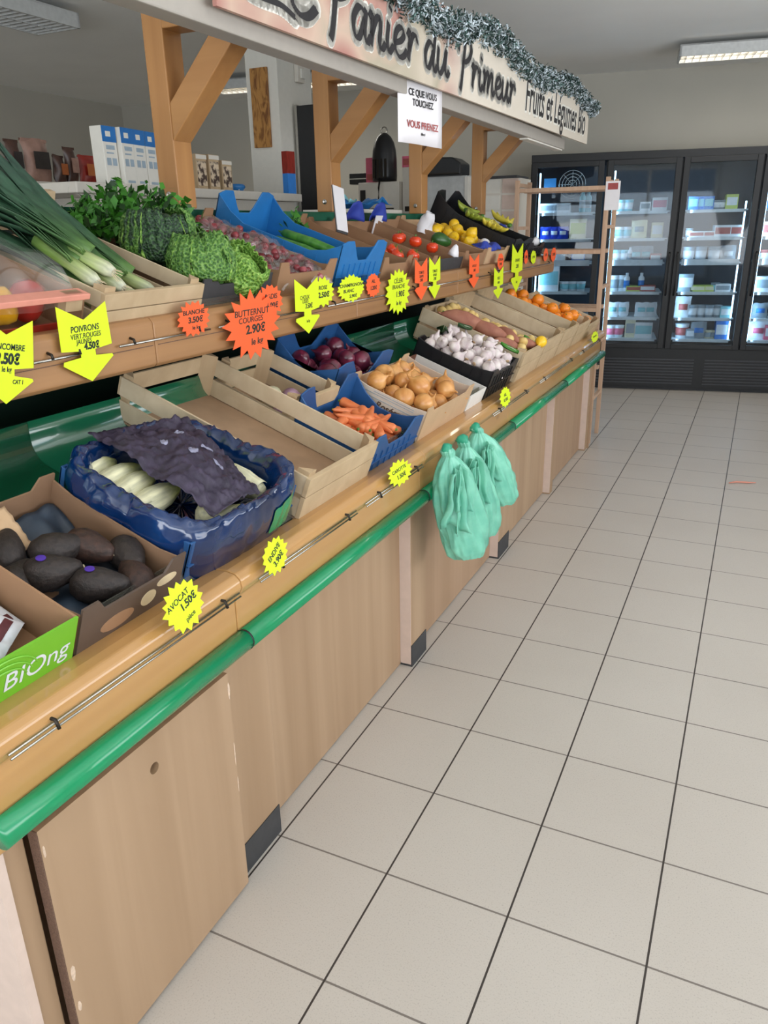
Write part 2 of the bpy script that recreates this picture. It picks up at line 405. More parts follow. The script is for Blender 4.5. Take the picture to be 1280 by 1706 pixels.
for (y, z, w, h) in ((-.052, .60, .006, .03), (-.05, .30, .012, .045), (-.05, .215, .010, .03), (-.052, .12, .01, .05), (.492, .60, .009, .05), (.493, .42, .004, .08), (.494, .33, .004, .05)):
    pts = [(y + w*(.5+.5*math.cos(t))*random.uniform(.7, 1), z + h/2*math.sin(t)*random.uniform(.8, 1)) for t in [2*PI*k/9 for k in range(9)]]
    chips.prism(pts, .0186, axes((0, 0, 0), (0, 1, 0), (0, 0, 1), (1, 0, 0)), .016)
chips.build('chipped_edge', 'chip_raw', d1)
for a, c, hy in ((.705, 1.652, 1.07), (1.805, 2.787, None), (2.975, 3.896, 3.31), (3.97, 4.998, None)):
    if hy: hole_panel(a, c, .006, .655, -.08, -.058, hy, .615, .013, 'door', 'beech_laminate')
    else: MB().box(-.08, -.058, a, c, .006, .655).build('door', 'beech_laminate_b', ctr)
# ledge in segments
prof = [(-.07, .662), (.018, .662), (.03, .672), (.03, .828), (.046, .842), (.053, .858), (.050, .876), (.036, .889), (.012, .893), (-.028, .891), (-.028, .86), (-.07, .84)]
segs = [Y0-.01, .538, 1.635, 2.728, 3.85, Y1]
for a, c in zip(segs[:-1], segs[1:]):
    mb = MB().prism([(x, z) for x, z in prof], c-.0015, axes((0, 0, 0), (1, 0, 0), (0, 0, 1), (0, 1, 0)), a)
    mb.build('ledge_beam', 'ledge_pine', ctr, bevel=.004)
for a, c in zip(segs[:-1], segs[1:]):
    MB().tube([(.046, a, .722), (.046, c-.002, .722)], .026, 18).build('bumper_rail', 'green_bumper', ctr, True)
    if a > 0: MB().tube([(.046, a-.003, .722), (.046, a+.0015, .722)], .0268, 18).build('bumper_joint', 'black_plastic', ctr, True)
# wire rails holding the tickets
for a, c in ((-.10, .52), (.60, 1.10), (1.16, 1.60), (2.40, 2.98), (3.2, 4.0), (4.2, 4.9)):
    r = MB(); r.tube([(.056, a, .853), (.056, c, .853)], .0022, 6); r.tube([(.060, a, .846), (.060, c, .846)], .0022, 6)
    w = r.build('wire_rail', 'steel', ctr, True)
    for y in (a+.09, c-.06): MB().tube([(.03, y, .862), (.062, y, .862), (.068, y, .846)], .0035, 6).build('hook', 'dark_metal', w, True)
# lower tray: flat slope, rounded at the back, then upright
def sheet(pts, y0, y1, t, name, mat, smooth=True, ny=2):
    mb = MB(); n = len(pts)
    mb.grid(lambda u, v: (pts[round(u*(n-1))][0], y0+(y1-y0)*v, pts[round(u*(n-1))][1]), n, ny)
    return mb.build(name, mat, ctr, smooth, solid=t)
ca, sa = math.cos(math.radians(21)), math.sin(math.radians(21))
pts = [(-.03-ca*v, .868+sa*v) for v in (-.0, .15, .3, .45, .56)]
x, z = pts[-1]
for k in range(1, 8):
    a = math.radians(21+k*69/7); x -= .013*math.cos(a); z += .013*math.sin(a); pts.append((x, z))
pts.append((x, z+.035))
for a, c in zip([Y0, .575, 1.66, 2.8, 3.95], [.575, 1.66, 2.8, 3.95, Y1]): sheet(pts, a+.001, c-.001, .006, 'lower_tray', 'green_panel')
MB().box(-.995, x-.004, Y0, Y1, .9, .93).build('inner_board', 'green_shaded', ctr)
# upper shelf
pu = [(-.475, 1.285), (-.395, 1.285), (-.385, 1.295), (-.385, 1.40), (-.395, 1.412), (-.44, 1.414), (-.475, 1.38)]
useg = [Y0-.3, .84, 2.0, 3.15, 4.3, 5.25]
for a, c in zip(useg[:-1], useg[1:]):
    MB().prism(pu, c-.001, axes((0, 0, 0), (1, 0, 0), (0, 0, 1), (0, 1, 0)), a).build('shelf_beam', 'shelf_pine', ctr, bevel=.004)
    MB().box(-.3845, -.3835, a+.01, c-.01, 1.342, 1.344).build('groove', 'chipboard', ctr)
for a, c in ((-.1, .33), (.44, .62), (.70, 1.06), (1.1, 1.7), (1.75, 2.6), (2.7, 3.7), (3.8, 5.1)):
    w = MB().tube([(-.374, a, 1.358), (-.374, c, 1.358)], .003, 6).build('wire_rail', 'steel', ctr, True)
    for y in (a+.05, c-.05): MB().tube([(-.385, y, 1.372), (-.372, y, 1.368), (-.370, y, 1.358)], .0035, 6).build('hook', 'dark_metal', w, True)
MB().box(0, Y1-Y0+.45, -.03, .62, -.03, -.004, UP @ TR(Y0-.3, 0, 0)).build('upper_tray', 'green_shaded', ctr)
MB().box(-1.02, -.995, Y0-.3, 5.25, 1.64, 1.70).build('back_rail', 'green_rail', ctr)
MB().box(-1.018, -.997, Y0, 5.2, .66, 1.64).build('back_board', 'green_shaded', ctr)
# clear strips in front of the crates
sv = MB(); sv.box(-.034, -.031, Y0, Y1-.02, .885, .955); sv.build('clear_strip', 'acrylic', ctr)
sv = MB(); sv.box(-.442, -.439, .9, 5.2, 1.40, 1.462); sv.build('clear_strip', 'acrylic', ctr)

# ------------------------------------------------------------------ timber canopy over the counter
can = empty('timber_canopy', TR(-1.0, 1.65, 1.70), 'honey-coloured timber canopy of four braced posts carrying the sign beam', 'timber canopy')
inv = can.matrix_world.inverted()
for i, y in enumerate((1.65, 2.80, 3.94, 5.10)):
    MB().box(-1.0, -.915, y, y+.10, 1.70, 2.35, inv).build('post', 'varnished_pine_z', can, bevel=.004)
    MB().box(-1.0, -.36, y+.002, y+.098, 2.265, 2.36, inv).build('cross_beam', 'varnished_pine_x', can, bevel=.004)
    # brace from the post up to the beam
    M = axes((0, y+.001, 0), (1, 0, 0), (0, 0, 1), (0, -1, 0))
    MB().prism([(-.915, 1.92), (-.915, 2.04), (-.69, 2.265), (-.57, 2.265)], 0, inv @ M, -.098).build('brace', 'varnished_pine_x', can, bevel=.004)
    bo = MB(); bo.lathe([(.012, 0), (.012, .006), (.006, .008), (.005, .014)], 10, inv @ axes((-.955, y, 1.745), (1, 0, 0), (0, 0, 1), (0, -1, 0))); bo.build('bolt', 'steel', can)
mb = MB(); mb.box(-.37, -.30, .2, 5.0, 2.10, 2.165, inv)
plain('beam_grey', '#a8a198', .55, var=.03)
mb.build('sign_beam', 'beam_grey', can, bevel=.004)
MB().box(-.36, -.31, 4.1, 4.98, 2.092, 2.1, inv).build('beam_light_strip', 'white_paint', can)
MB().box(-.42, -.37, .2, 5.2, 2.165, 2.30, inv).build('fascia_board', 'beam_grey', can)

# banner
m, nt, b = newmat('banner_print')
tc = nt.nodes.new('ShaderNodeTexCoord'); mp = nt.nodes.new('ShaderNodeMapping'); mp.inputs['Scale'].default_value = (2.2, 2.2, 2.2)
nt.links.new(tc.outputs['Object'], mp.inputs['Vector'])
v = nt.nodes.new('ShaderNodeTexVoronoi'); v.inputs['Scale'].default_value = 1.6; nt.links.new(mp.outputs['Vector'], v.inputs['Vector'])
r = nt.nodes.new('ShaderNodeValToRGB'); r.color_ramp.interpolation = 'LINEAR'
els = [(0, '#b88a7e'), (.25, '#c09486'), (.45, '#ad7a70'), (.62, '#c9ad9a'), (.8, '#b0a590'), (1, '#c8bba8')]
r.color_ramp.elements[0].color = hexc(els[0][1]); r.color_ramp.elements[1].color = hexc(els[-1][1])
for p, c in els[1:-1]: e = r.color_ramp.elements.new(p); e.color = hexc(c)
nt.links.new(v.outputs['Distance'], r.inputs['Fac'])
sp = nt.nodes.new('ShaderNodeSeparateXYZ'); nt.links.new(tc.outputs['Object'], sp.inputs[0])
mr = nt.nodes.new('ShaderNodeMapRange'); mr.inputs['From Min'].default_value = 1.45; mr.inputs['From Max'].default_value = 1.8
nt.links.new(sp.outputs[0], mr.inputs['Value'])
mx = nt.nodes.new('ShaderNodeMix'); mx.data_type = 'RGBA'; mx.inputs['B'].default_value = hexc('#d8cdbd')
nt.links.new(mr.outputs[0], mx.inputs['Factor']); nt.links.new(r.outputs['Color'], mx.inputs['A']); nt.links.new(mx.outputs['Result'], b.inputs['Base Color']); b.inputs['Roughness'].default_value = .7
BY0 = 1.06
BM = axes((-.262, BY0, 2.135), (0, 1, .012), (0, 0, 1), (1, 0, 0))
ban = empty('shop_banner', BM, 'long printed shop banner with black brush lettering along the canopy beam', 'banner')
MB().box(0, 4.36, 0, .30, -.012, 0).build('banner_panel', 'banner_print', ban)
LET = {
 'L': (.62, [[(.02,.62),(.10,.86),(.30,1.0),(.44,.9),(.36,.6),(.22,.22),(.08,.06),(.2,.02),(.5,.02),(.7,-.06)]]),
 'e': (.40, [[(.03,.2),(.22,.27),(.33,.40),(.24,.5),(.08,.38),(.04,.14),(.16,.0),(.3,.03),(.42,.16)]]),
 'P': (.62, [[(.34,.92),(.26,.5),(.16,.0),(.1,-.16)], [(.02,.66),(.06,.86),(.26,1.0),(.5,.98),(.62,.82),(.52,.58),(.3,.46),(.2,.5)]]),
 'a': (.44, [[(.34,.44),(.2,.5),(.05,.3),(.06,.06),(.18,.04),(.33,.34)], [(.38,.5),(.32,.14),(.38,.0),(.48,.12)]]),
 'n': (.46, [[(.02,.4),(.1,.5),(.08,.2),(.04,.0)], [(.06,.14),(.2,.42),(.32,.48),(.32,.3),(.28,.06),(.36,.0),(.46,.12)]]),
 'i': (.24, [[(.1,.48),(.05,.14),(.1,.0),(.24,.14)], [(.15,.68),(.17,.74)]]),
 'r': (.36, [[(.04,.4),(.13,.52),(.1,.25),(.06,.0)], [(.1,.2),(.22,.46),(.34,.46),(.36,.36)]]),
 'd': (.48, [[(.34,.42),(.2,.5),(.05,.3),(.06,.06),(.18,.04),(.33,.34)], [(.48,1.0),(.38,.5),(.32,.12),(.38,.0),(.48,.12)]]),
 'u': (.46, [[(.06,.48),(.02,.14),(.1,.0),(.24,.14),(.34,.44)], [(.37,.5),(.31,.12),(.38,.0),(.48,.12)]]),
 'm': (.68, [[(.02,.4),(.1,.5),(.08,.2),(.04,.0)], [(.06,.14),(.2,.44),(.3,.48),(.28,.2),(.25,.0)], [(.27,.14),(.42,.44),(.52,.48),(.50,.2),(.52,.0),(.66,.12)]]),
}
def crom(pts, k=6):
    out = []; n = len(pts)
    for i in range(n-1):
        p0, p1, p2, p3 = [Vector((*pts[max(0, min(n-1, j))], 0)) for j in (i-1, i, i+1, i+2)]
        for s in range(k):
            t = s/k; out.append(.5*((2*p1)+(p2-p0)*t+(2*p0-5*p1+4*p2-p3)*t*t+(3*p1-p0-3*p2+p3)*t**3))
    out.append(Vector((*pts[-1], 0))); return out
def lettering(word, x0, x1, y, h, pen, halo):
    tot = sum(LET[c][0] for c in word); k = (x1-x0)/tot/1.0
    mbh = MB(); x = x0
    for c in word:
        mbk = MB()
        adv, strokes = LET[c]
        for st in strokes:
            P = [Vector((x+(p.x)*k, y+p.y*h, 0)) for p in crom(st)]
            for p in P: 
                n = 10; mbh.add([(p.x+halo*math.cos(2*PI*q/n), p.y+halo*math.sin(2*PI*q/n), .0012) for q in range(n)], [tuple(range(n))])
            nib = Vector((.86, -.5, 0))*pen
            for p, q in zip(P[:-1], P[1:]):
                mbk.add([p-nib+Vector((0,0,.0024)), p+nib+Vector((0,0,.0024)), q+nib+Vector((0,0,.0024)), q-nib+Vector((0,0,.0024))], [(0, 1, 2, 3)])
                d = (q-p).normalized(); w = Vector((-d.y, d.x, 0))*pen*.45
                mbk.add([p-w+Vector((0,0,.0026)), p+w+Vector((0,0,.0026)), q+w+Vector((0,0,.0026)), q-w+Vector((0,0,.0026))], [(0, 1, 2, 3)])
        x += adv*k; mbk.build('painted_letter', 'ink_black', ban)
    mbh.build('letter_outline', 'white_paint', ban)
lettering('Le', 1.17-BY0, 1.54-BY0, .055, .205, .0165, .029)
lettering('Panier', 1.60-BY0, 2.30-BY0, .055, .19, .0145, .026)
lettering('du', 2.37-BY0, 2.63-BY0, .055, .19, .014, .024)
lettering('Primeur', 2.74-BY0, 3.58-BY0, .055, .18, .0145, .026)
text_mesh('Fruits et Légumes Bio', .235, 'white_paint', ban, TR(3.48, .125, .001), 'letter_outline', .2, .0003, .014, sx=.74)
text_mesh('Fruits et Légumes Bio', .235, 'ink_black', ban, TR(3.48, .125, .0022), 'brush_lettering', .2, .0003, .003, sx=.74)

# garland of tinsel along the banner's top
gar = empty('tinsel_garland', TR(-.25, 1.0, 2.44), 'green and frosted white tinsel garland draped along the top of the banner', 'garland')
def gpath(t):
    y = 1.05+4.45*t
    return Vector((-.235+.012*math.sin(t*40), y, 2.405+.028*math.sin(t*17)+.012*t-.03*math.exp(-((y-2.6)/.25)**2)))
for nm, mt, cnt in (('tinsel_green', 'tinsel_green', 11000), ('tinsel_frost', 'tinsel_silver', 8500)):
    mb = MB()
    for _ in range(cnt):
        t = random.random(); p = gpath(t); a = random.uniform(0, 2*PI); rr = .056*math.sqrt(random.random())*(1+.25*math.sin(t*130)+.15*math.sin(t*57))
        c = p + Vector((math.cos(a)*rr, random.uniform(-.012, .012), math.sin(a)*rr*.95))
        d = Vector((random.gauss(0, 1), random.gauss(0, 1), random.gauss(0, 1))).normalized(); w = d.cross(Vector((random.gauss(0, 1), 1, random.gauss(0, 1)))).normalized()*.0030
        l = random.uniform(.006, .015)
        mb.add([c-d*l-w, c-d*l+w, c+d*l+w*.6, c+d*l-w*.6], [(0, 1, 2, 3)], TR(.25, -1.0, -2.44))
    mb.build(nm, mt, gar)
MB().tube([gpath(k/60)+Vector((.25, -1.0, -2.44)) for k in range(61)], .006, 6).build('tinsel_core', 'tinsel_green', gar)

# paper notice hanging under the beam
nM = axes((-.29, 2.43, 2.045), (.12, .99, 0), (0, 0, 1), (.99, -.12, 0))
no = empty('paper_notice', nM, 'white paper notice with printed lines hanging under the sign beam', 'notice')
MB().grid(lambda u, v: ((u-.5)*.37, (v-.5)*.215-(.006 if v < .01 else 0), .006*math.sin(u*5)), 9, 5).build('sheet', 'paper', no, True, solid=.0008)
text_mesh('CE QUE VOUS\nTOUCHEZ', .034, 'ink_black', no, TR(0, .05, .008), 'printed_lines', 0, .0004, .0006, sx=1.05)
text_mesh('VOUS PRENEZ', .036, 'ink_red', no, TR(0, -.045, .008), 'printed_lines', 0, .0004, .0006, sx=1.1)
text_mesh('Merci', .014, 'ink_black', no, TR(0, -.075, .008), 'printed_lines', .2, .0004, .0003)

# ------------------------------------------------------------------ refrigerated display with glass doors
FA = TR(-.349, 7.45, 0) @ RZ(A10)
fr = empty('display_fridge', FA, 'black upright fridge with a row of lit glass doors against the back wall', 'fridge')
U0, U1, FD, FH = -.81, 1.99, .66, 2.26
MB().box(U0, U1, FD-.04, FD, .30, FH).build('back_panel', 'fridge_inside', fr)
for a in (U0, U1-.04): MB().box(a, a+.04, .03, FD, .03, FH).build('side_panel', 'fridge_black', fr)
MB().box(U0, U1, .0, FD, 2.19, FH).build('top_panel', 'fridge_black', fr, bevel=.004)
MB().box(U0, U1, .02, FD, .30, .42).build('bottom_well', 'fridge_black', fr)
gr = MB().box(U0, U1, .012, .05, .03, .44).build('grille', 'fridge_black', fr)
plain('grille_slat', '#3a3b40', .3)
for g0 in (U0+.08, -.0, 1.0):
    sl = MB()
    for i in range(9): sl.box(g0, g0+.90 if g0 > U0+.1 else g0+.72, .004, .014, .07+i*.03, .082+i*.03)
    sl.build('grille_slats', 'grille_slat', gr)
MB().box(U0+.03, U1-.03, .06, FD-.03, .0, .03).build('plinth', 'plinth_black', fr)
doors = [(-.80, -.115), (-.085, .585), (.600, 1.285), (1.30, 1.975)]
SH = [.53, .74, .99, 1.27, 1.50, 1.75]
for i, (a, c) in enumerate(doors):
    w = .055
    mb = MB(); mb.box(a, a+w, -.03, .0, .43, 2.19); mb.box(c-w, c, -.03, .0, .43, 2.19); mb.box(a+w, c-w, -.03, 0, .43, .475); mb.box(a+w, c-w, -.03, 0, 2.14, 2.19)
    d = mb.build('door', 'fridge_black', fr, bevel=.003)
    MB().box(a+w, c-w, -.018, -.012, .475, 2.14).build('door_glass', 'glass', d)
    hx = a+.03 if i != 1 else c-.03
    MB().tube([(hx, -.03, .95), (hx, -.06, .97), (hx, -.06, 1.33), (hx, -.03, 1.35)], .008, 8).build('door_handle', 'fridge_black', d, True)
    MB().box(a-.012, a+.003, .02, .09, .43, 2.18).build('mullion', 'fridge_black', fr)
    for hx in ((c-.085) if i == 2 else (a+.075), ):
        MB().tube([(hx, .105, .50), (hx, .105, 2.1 if i != 2 else 1.8)], .007, 8).build('led_tube', 'led_blue', fr, True)
    for z in SH:
        s = MB().box(a+.06, c-.06, .10, FD-.05, z-.03, z-.018).build('wire_shelf', 'fridge_rail', fr)
        mb = MB(); thick = .055 if abs(z-1.27) < .01 else .028
        mb.box(a+.08, c-.08, .085, .098, z-.045, z-.045+thick); mb.build('price_rail', 'fridge_rail', s)
# round fan guard and a blue ventilation sticker at the top of the first bay
fan = MB()
for r_ in (.04, .07, .10, .13): fan.tube([(-.42+r_*math.cos(k*PI/12), .30, 2.0+r_*math.sin(k*PI/12)) for k in range(25)], .004, 5)
for k in range(8): fan.tube([(-.42, .30, 2.0), (-.42+.13*math.cos(k*PI/4), .30, 2.0+.13*math.sin(k*PI/4))], .003, 5)
fan.build('fan_guard', 'steel', fr)
plain('sticker_blue', '#3f9fe0', .4)
MB().box(-.70, -.58, .28, .285, 1.92, 2.06).build('blue_sticker', 'sticker_blue', fr)
for i, (a, c) in enumerate(doors):
    l = area('fridge_led_glow', (0, 0, 0), (0, 1, 0), .06, 1.5, 3.0 if i == 0 else 2.2, (.45, .74, 1.0)); l.matrix_world = FA @ TR(a+.10, .09, 1.25) @ RX(-PI/2) @ RX(PI) @ RY(math.radians(-30))

# goods in the fridge: each is a thing of its own
for n_, c_ in dict(f_white='#eef0f2', f_blue='#2f7fd0', f_navy='#1f3fbf', f_pink='#e06a86', f_lime='#c9d66a', f_cream='#ece3c0', f_red='#b85a55', f_grey='#9aa5ad', f_tan='#b59a86', f_aqua='#8fd0d8').items(): plain(n_, c_, .45)
def f_box(w, d, h):
    return MB().box(-w/2, w/2, 0, d, 0, h), MB().box(-w/2+.008, w/2-.008, -.0012, 0, h*.25, h*.8)
def f_tub(w, d, h):
    r_ = w/2; a = MB().lathe([(r_*.82, 0), (r_*.95, h*.9), (r_, h*.92), (r_, h)], 16, TR(0, r_, 0)); b2 = MB().lathe([(r_*.86, h*.2), (r_*.945, h*.75)], 16, TR(0, r_, 0)); return a, b2
def f_bag(w, d, h):
    a = MB().grid(lambda u, v: (-w/2+w*u, (.5+.5*math.cos(2*PI*0))*0+d*.5*(1-math.sin(PI*u)*math.sin(PI*min(1, v*1.05))), h*v), 9, 9)
    a.grid(lambda u, v: (-w/2+w*u, d*.5*(1+math.sin(PI*u)*math.sin(PI*min(1, v*1.05))), h*v), 9, 9); a.jiggle(.006, 30, 3)
    b2 = MB().box(-w*.28, w*.28, -.002, 0, h*.35, h*.65); return a, b2
def f_jar(w, d, h):
    r_ = w/2; return MB().lathe([(r_*.9, 0), (r_, .01), (r_, h*.75), (r_*.5, h*.85), (r_*.5, h)], 14, TR(0, r_, 0)), MB().lathe([(r_*1.01, h*.2), (r_*1.01, h*.6)], 14, TR(0, r_, 0))
KIND = {'carton': (f_box, 'front_print'), 'tub': (f_tub, 'paper_label'), 'pouch': (f_bag, 'front_print'), 'bottle': (f_jar, 'paper_label')}
DOORN = ['leftmost fridge door', 'second fridge door from left', 'third fridge door from left', 'rightmost fridge door']
SHN = ['bottom', 'second lowest', 'third lowest', 'middle', 'second highest', 'top']
# (door, shelf, kind, colour name, material, label material, w, d, h, [positions along the shelf 0..1])
GOODS = [
 (0, 5, 'carton', 'white', 'f_white', 'f_grey', .16, .20, .075, [.14, .40]), (0, 5, 'bottle', 'pale aqua', 'f_aqua', 'f_white', .06, .06, .16, [.82, .93]),
 (0, 4, 'pouch', 'navy blue', 'f_navy', 'f_white', .10, .08, .10, [.10, .28, .46]), (0, 4, 'carton', 'pale yellow', 'f_cream', 'f_lime', .15, .12, .16, [.76]),
 (0, 3, 'carton', 'tan', 'f_tan', 'f_white', .12, .15, .09, [.42]), (0, 3, 'carton', 'blue and white', 'f_blue', 'f_white', .12, .15, .11, [.80]),
 (0, 2, 'carton', 'aqua printed', 'f_white', 'f_aqua', .19, .16, .21, [.22]), (0, 2, 'tub', 'white', 'f_white', 'f_aqua', .095, .09, .08, [.55, .72, .89]),
 (0, 1, 'carton', 'grey', 'f_grey', 'f_white', .14, .16, .07, [.3, .6]),
 (1, 5, 'carton', 'pink and white', 'f_white', 'f_pink', .13, .15, .10, [.88]), (1, 5, 'carton', 'small white', 'f_white', 'f_grey', .09, .1, .07, [.60]),
 (1, 4, 'pouch', 'cream patterned', 'f_cream', 'f_grey', .14, .08, .14, [.52]), (1, 4, 'carton', 'cream', 'f_cream', 'f_white', .10, .12, .12, [.88]), (1, 4, 'tub', 'white', 'f_white', 'f_aqua', .10, .1, .09, [.12, .28]),
 (1, 3, 'tub', 'aqua', 'f_aqua', 'f_white', .10, .1, .10, [.10, .27]), (1, 3, 'pouch', 'grey green', 'f_grey', 'f_aqua', .13, .07, .13, [.50, .70]), (1, 3, 'carton', 'dull red', 'f_red', 'f_white', .10, .12, .07, [.90]),
 (1, 2, 'tub', 'white', 'f_white', 'f_grey', .10, .1, .13, [.10, .27]), (1, 2, 'carton', 'mustard flat', 'f_lime', 'f_red', .14, .14, .045, [.52]), (1, 2, 'carton', 'red flat', 'f_red', 'f_white', .14, .14, .05, [.80]),
 (1, 1, 'pouch', 'white', 'f_white', 'f_aqua', .12, .07, .12, [.12, .32, .72, .9]), (1, 0, 'tub', 'pale', 'f_white', 'f_pink', .11, .11, .10, [.10, .28]), (1, 0, 'carton', 'tall grey', 'f_cream', 'f_grey', .09, .1, .15, [.52]), (1, 0, 'carton', 'big white', 'f_white', 'f_aqua', .16, .16, .13, [.80]),
 (2, 5, 'carton', 'bright blue', 'f_blue', 'f_aqua', .085, .12, .10, [.07, .22, .36]), (2, 5, 'carton', 'green and white', 'f_lime', 'f_white', .10, .12, .11, [.78]),
 (2, 4, 'carton', 'flat pale', 'f_white', 'f_red', .13, .16, .045, [.20, .42]), (2, 4, 'carton', 'pale pink striped', 'f_white', 'f_red', .14, .16, .09, [.68, .90]),
 (2, 3, 'tub', 'grey clear', 'f_grey', 'f_white', .11, .11, .12, [.10, .33, .58]), (2, 3, 'pouch', 'grey', 'f_grey', 'f_white', .13, .07, .13, [.84]),
 (2, 2, 'carton', 'pale grey', 'f_grey', 'f_white', .13, .12, .14, [.10]), (2, 2, 'carton', 'olive flat', 'f_lime', 'f_cream', .13, .14, .05, [.34, .55]), (2, 2, 'carton', 'white flat', 'f_white', 'f_grey', .13, .14, .06, [.82]),
 (2, 1, 'pouch', 'pink and white', 'f_white', 'f_red', .14, .08, .17, [.10]), (2, 1, 'tub', 'pale grey', 'f_grey', 'f_white', .085, .085, .10, [.30, .46, .62, .78]),
 (2, 0, 'tub', 'round white and red', 'f_white', 'f_red', .13, .12, .12, [.14]), (2, 0, 'pouch', 'lilac grey', 'f_grey', 'f_blue', .14, .08, .14, [.46]), (2, 0, 'tub', 'small cream', 'f_cream', 'f_grey', .07, .07, .07, [.65, .76]), (2, 0, 'carton', 'bright blue', 'f_blue', 'f_white', .11, .12, .15, [.90]),
 (3, 5, 'carton', 'blue and white', 'f_blue', 'f_white', .12, .12, .09, [.12]), (3, 4, 'carton', 'white', 'f_white', 'f_red', .14, .12, .11, [.12]), (3, 3, 'tub', 'dull red', 'f_red', 'f_white', .1, .1, .09, [.10]), (3, 2, 'carton', 'white', 'f_white', 'f_grey', .14, .12, .12, [.14]), (3, 1, 'pouch', 'dark blue grey', 'f_grey', 'f_blue', .13, .07, .12, [.14]), (3, 0, 'pouch', 'pink and white round', 'f_white', 'f_pink', .16, .08, .15, [.16]),
]
GOODS += [(1, 5, 'tub', 'pale aqua', 'f_aqua', 'f_white', .09, .09, .09, [.10, .26]), (1, 2, 'bottle', 'white', 'f_white', 'f_blue', .055, .05, .15, [.36, .66]), (1, 3, 'bottle', 'slim white', 'f_white', 'f_grey', .05, .05, .12, [.38]),
 (2, 5, 'tub', 'grey', 'f_grey', 'f_white', .08, .08, .07, [.50, .62]), (2, 4, 'tub', 'small grey', 'f_grey', 'f_white', .07, .07, .07, [.06]), (2, 2, 'tub', 'grey', 'f_grey', 'f_aqua', .08, .08, .07, [.68]), (2, 1, 'carton', 'pale blue', 'f_aqua', 'f_white', .09, .1, .09, [.93]), (2, 0, 'carton', 'small grey', 'f_grey', 'f_white', .08, .08, .08, [.30]),
 (0, 3, 'tub', 'white', 'f_white', 'f_grey', .08, .08, .07, [.12, .25]), (0, 1, 'tub', 'pale', 'f_white', 'f_aqua', .09, .08, .07, [.08, .85]), (0, 0, 'carton', 'white', 'f_white', 'f_aqua', .14, .12, .12, [.3, .7]), (3, 5, 'tub', 'white', 'f_white', 'f_aqua', .09, .09, .08, [.36]), (3, 2, 'tub', 'white', 'f_white', 'f_grey', .09, .09, .1, [.38]), (3, 0, 'carton', 'pink', 'f_pink', 'f_white', .12, .12, .12, [.42])]
for (di, si, kd, cn, m1, m2, w, d, h, ps) in GOODS:
    a, c = doors[di]; z = SH[si]-.0175; first = None
    lab = '%s %s, %s shelf, %s' % (cn, kd, SHN[si], DOORN[di])
    for j, p in enumerate(ps):
        Mx = FA @ TR(a+.10+(c-a-.20)*p, .13+.01*(j % 2), z+.0005)
        if first is None:
            A, B = KIND[kd][0](w*1.08, d, h*1.18)
            nm = {'carton': 'chilled_carton', 'tub': 'food_tub', 'pouch': 'food_pouch', 'bottle': 'drink_bottle'}[kd]
            o = A.build(nm, m1, None, kd != 'carton'); o.matrix_world = Mx; tag(o, lab, kd, '%s %ss on the %s shelf' % (cn, kd, SHN[si]) if len(ps) > 1 else None)
            B.build(KIND[kd][1], m2, o, kd != 'carton'); first = o
        else: copy_tree(first, Mx)

# ------------------------------------------------------------------ slim wooden rack at the end of the counter
rk = empty('wooden_rack', TR(-.05, 5.35, 0), 'slim pale wooden ladder rack standing at the far end of the counter', 'rack')
inv = rk.matrix_world.inverted()
wood('rack_wood', '#b9957a', '#cdac90', 'Z', .55)
for x in (-.045, -.70):
    for y in (5.22, 5.56):
        MB().box(x, x+.03, y, y+.03, 0, 1.93, inv).build('upright', 'rack_wood', rk, bevel=.002)
    for z in (.35, .78, 1.18, 1.60, 1.90): MB().box(x+.004, x+.026, 5.25, 5.56, z-.012, z+.012, inv).build('side_rung', 'rack_wood', rk)
for z in (.55, 1.02, 1.43, 1.86):
    b_ = MB()
    for y in (5.222, 5.36, 5.50): b_.box(-.67, -.045, y, y+.05, z-.014, z+.014, inv)
    b_.build('slatted_shelf', 'rack_wood', rk, bevel=.002)
cd = MB().box(-.05, .05, 0, .002, -.19, 0)
pc = cd.build('hanging_card', 'paper', None); pc.matrix_world = TR(.008, 5.216, 1.90); tag(pc, 'pale card strip with a dark red top clipped to the rack upright', 'card')
MB().box(-.035, .035, -.0008, 0, -.055, -.012).build('red_print', 'ink_red', pc)

# ------------------------------------------------------------------ background: café side
plain('slate', '#3d3f47', .6)
sh = empty('white_gondola', TR(-2.3, 2.3, 0), 'tall white shelving unit with an overhanging top shelf behind the first timber post', 'shelf unit')
inv = sh.matrix_world.inverted()
MB().box(-2.62, -2.0, 2.24, 4.34, 1.805, 1.856, inv).build('top_shelf', 'white_laminate', sh, bevel=.006)
MB().box(-2.58, -2.04, 2.62, 4.30, 1.70, 1.803, inv).build('fascia', 'white_laminate', sh)
MB().box(-2.5, -2.12, 2.66, 4.28, 0, 1.70, inv).build('body', 'white_laminate', sh)
MB().prism([(2.26, 1.803), (2.61, 1.803), (2.61, 1.70), (2.5, 1.72)], .02, inv @ axes((-2.05, 0, 0), (0, 1, 0), (0, 0, 1), (1, 0, 0))).build('bracket', 'white_laminate', sh)
s2 = empty('dark_gondola', TR(-3.1, 2.4, 0), 'shelving unit with a white top and slate grey body at the left behind the leeks', 'shelf unit')
inv = s2.matrix_world.inverted()
MB().box(-3.5, -2.64, 1.3, 3.7, 1.86, 1.895, inv).build('top_shelf', 'white_laminate', s2, bevel=.004)
MB().box(-3.4, -2.74, 1.34, 3.66, 0, 1.86, inv).build('body', 'slate', s2)
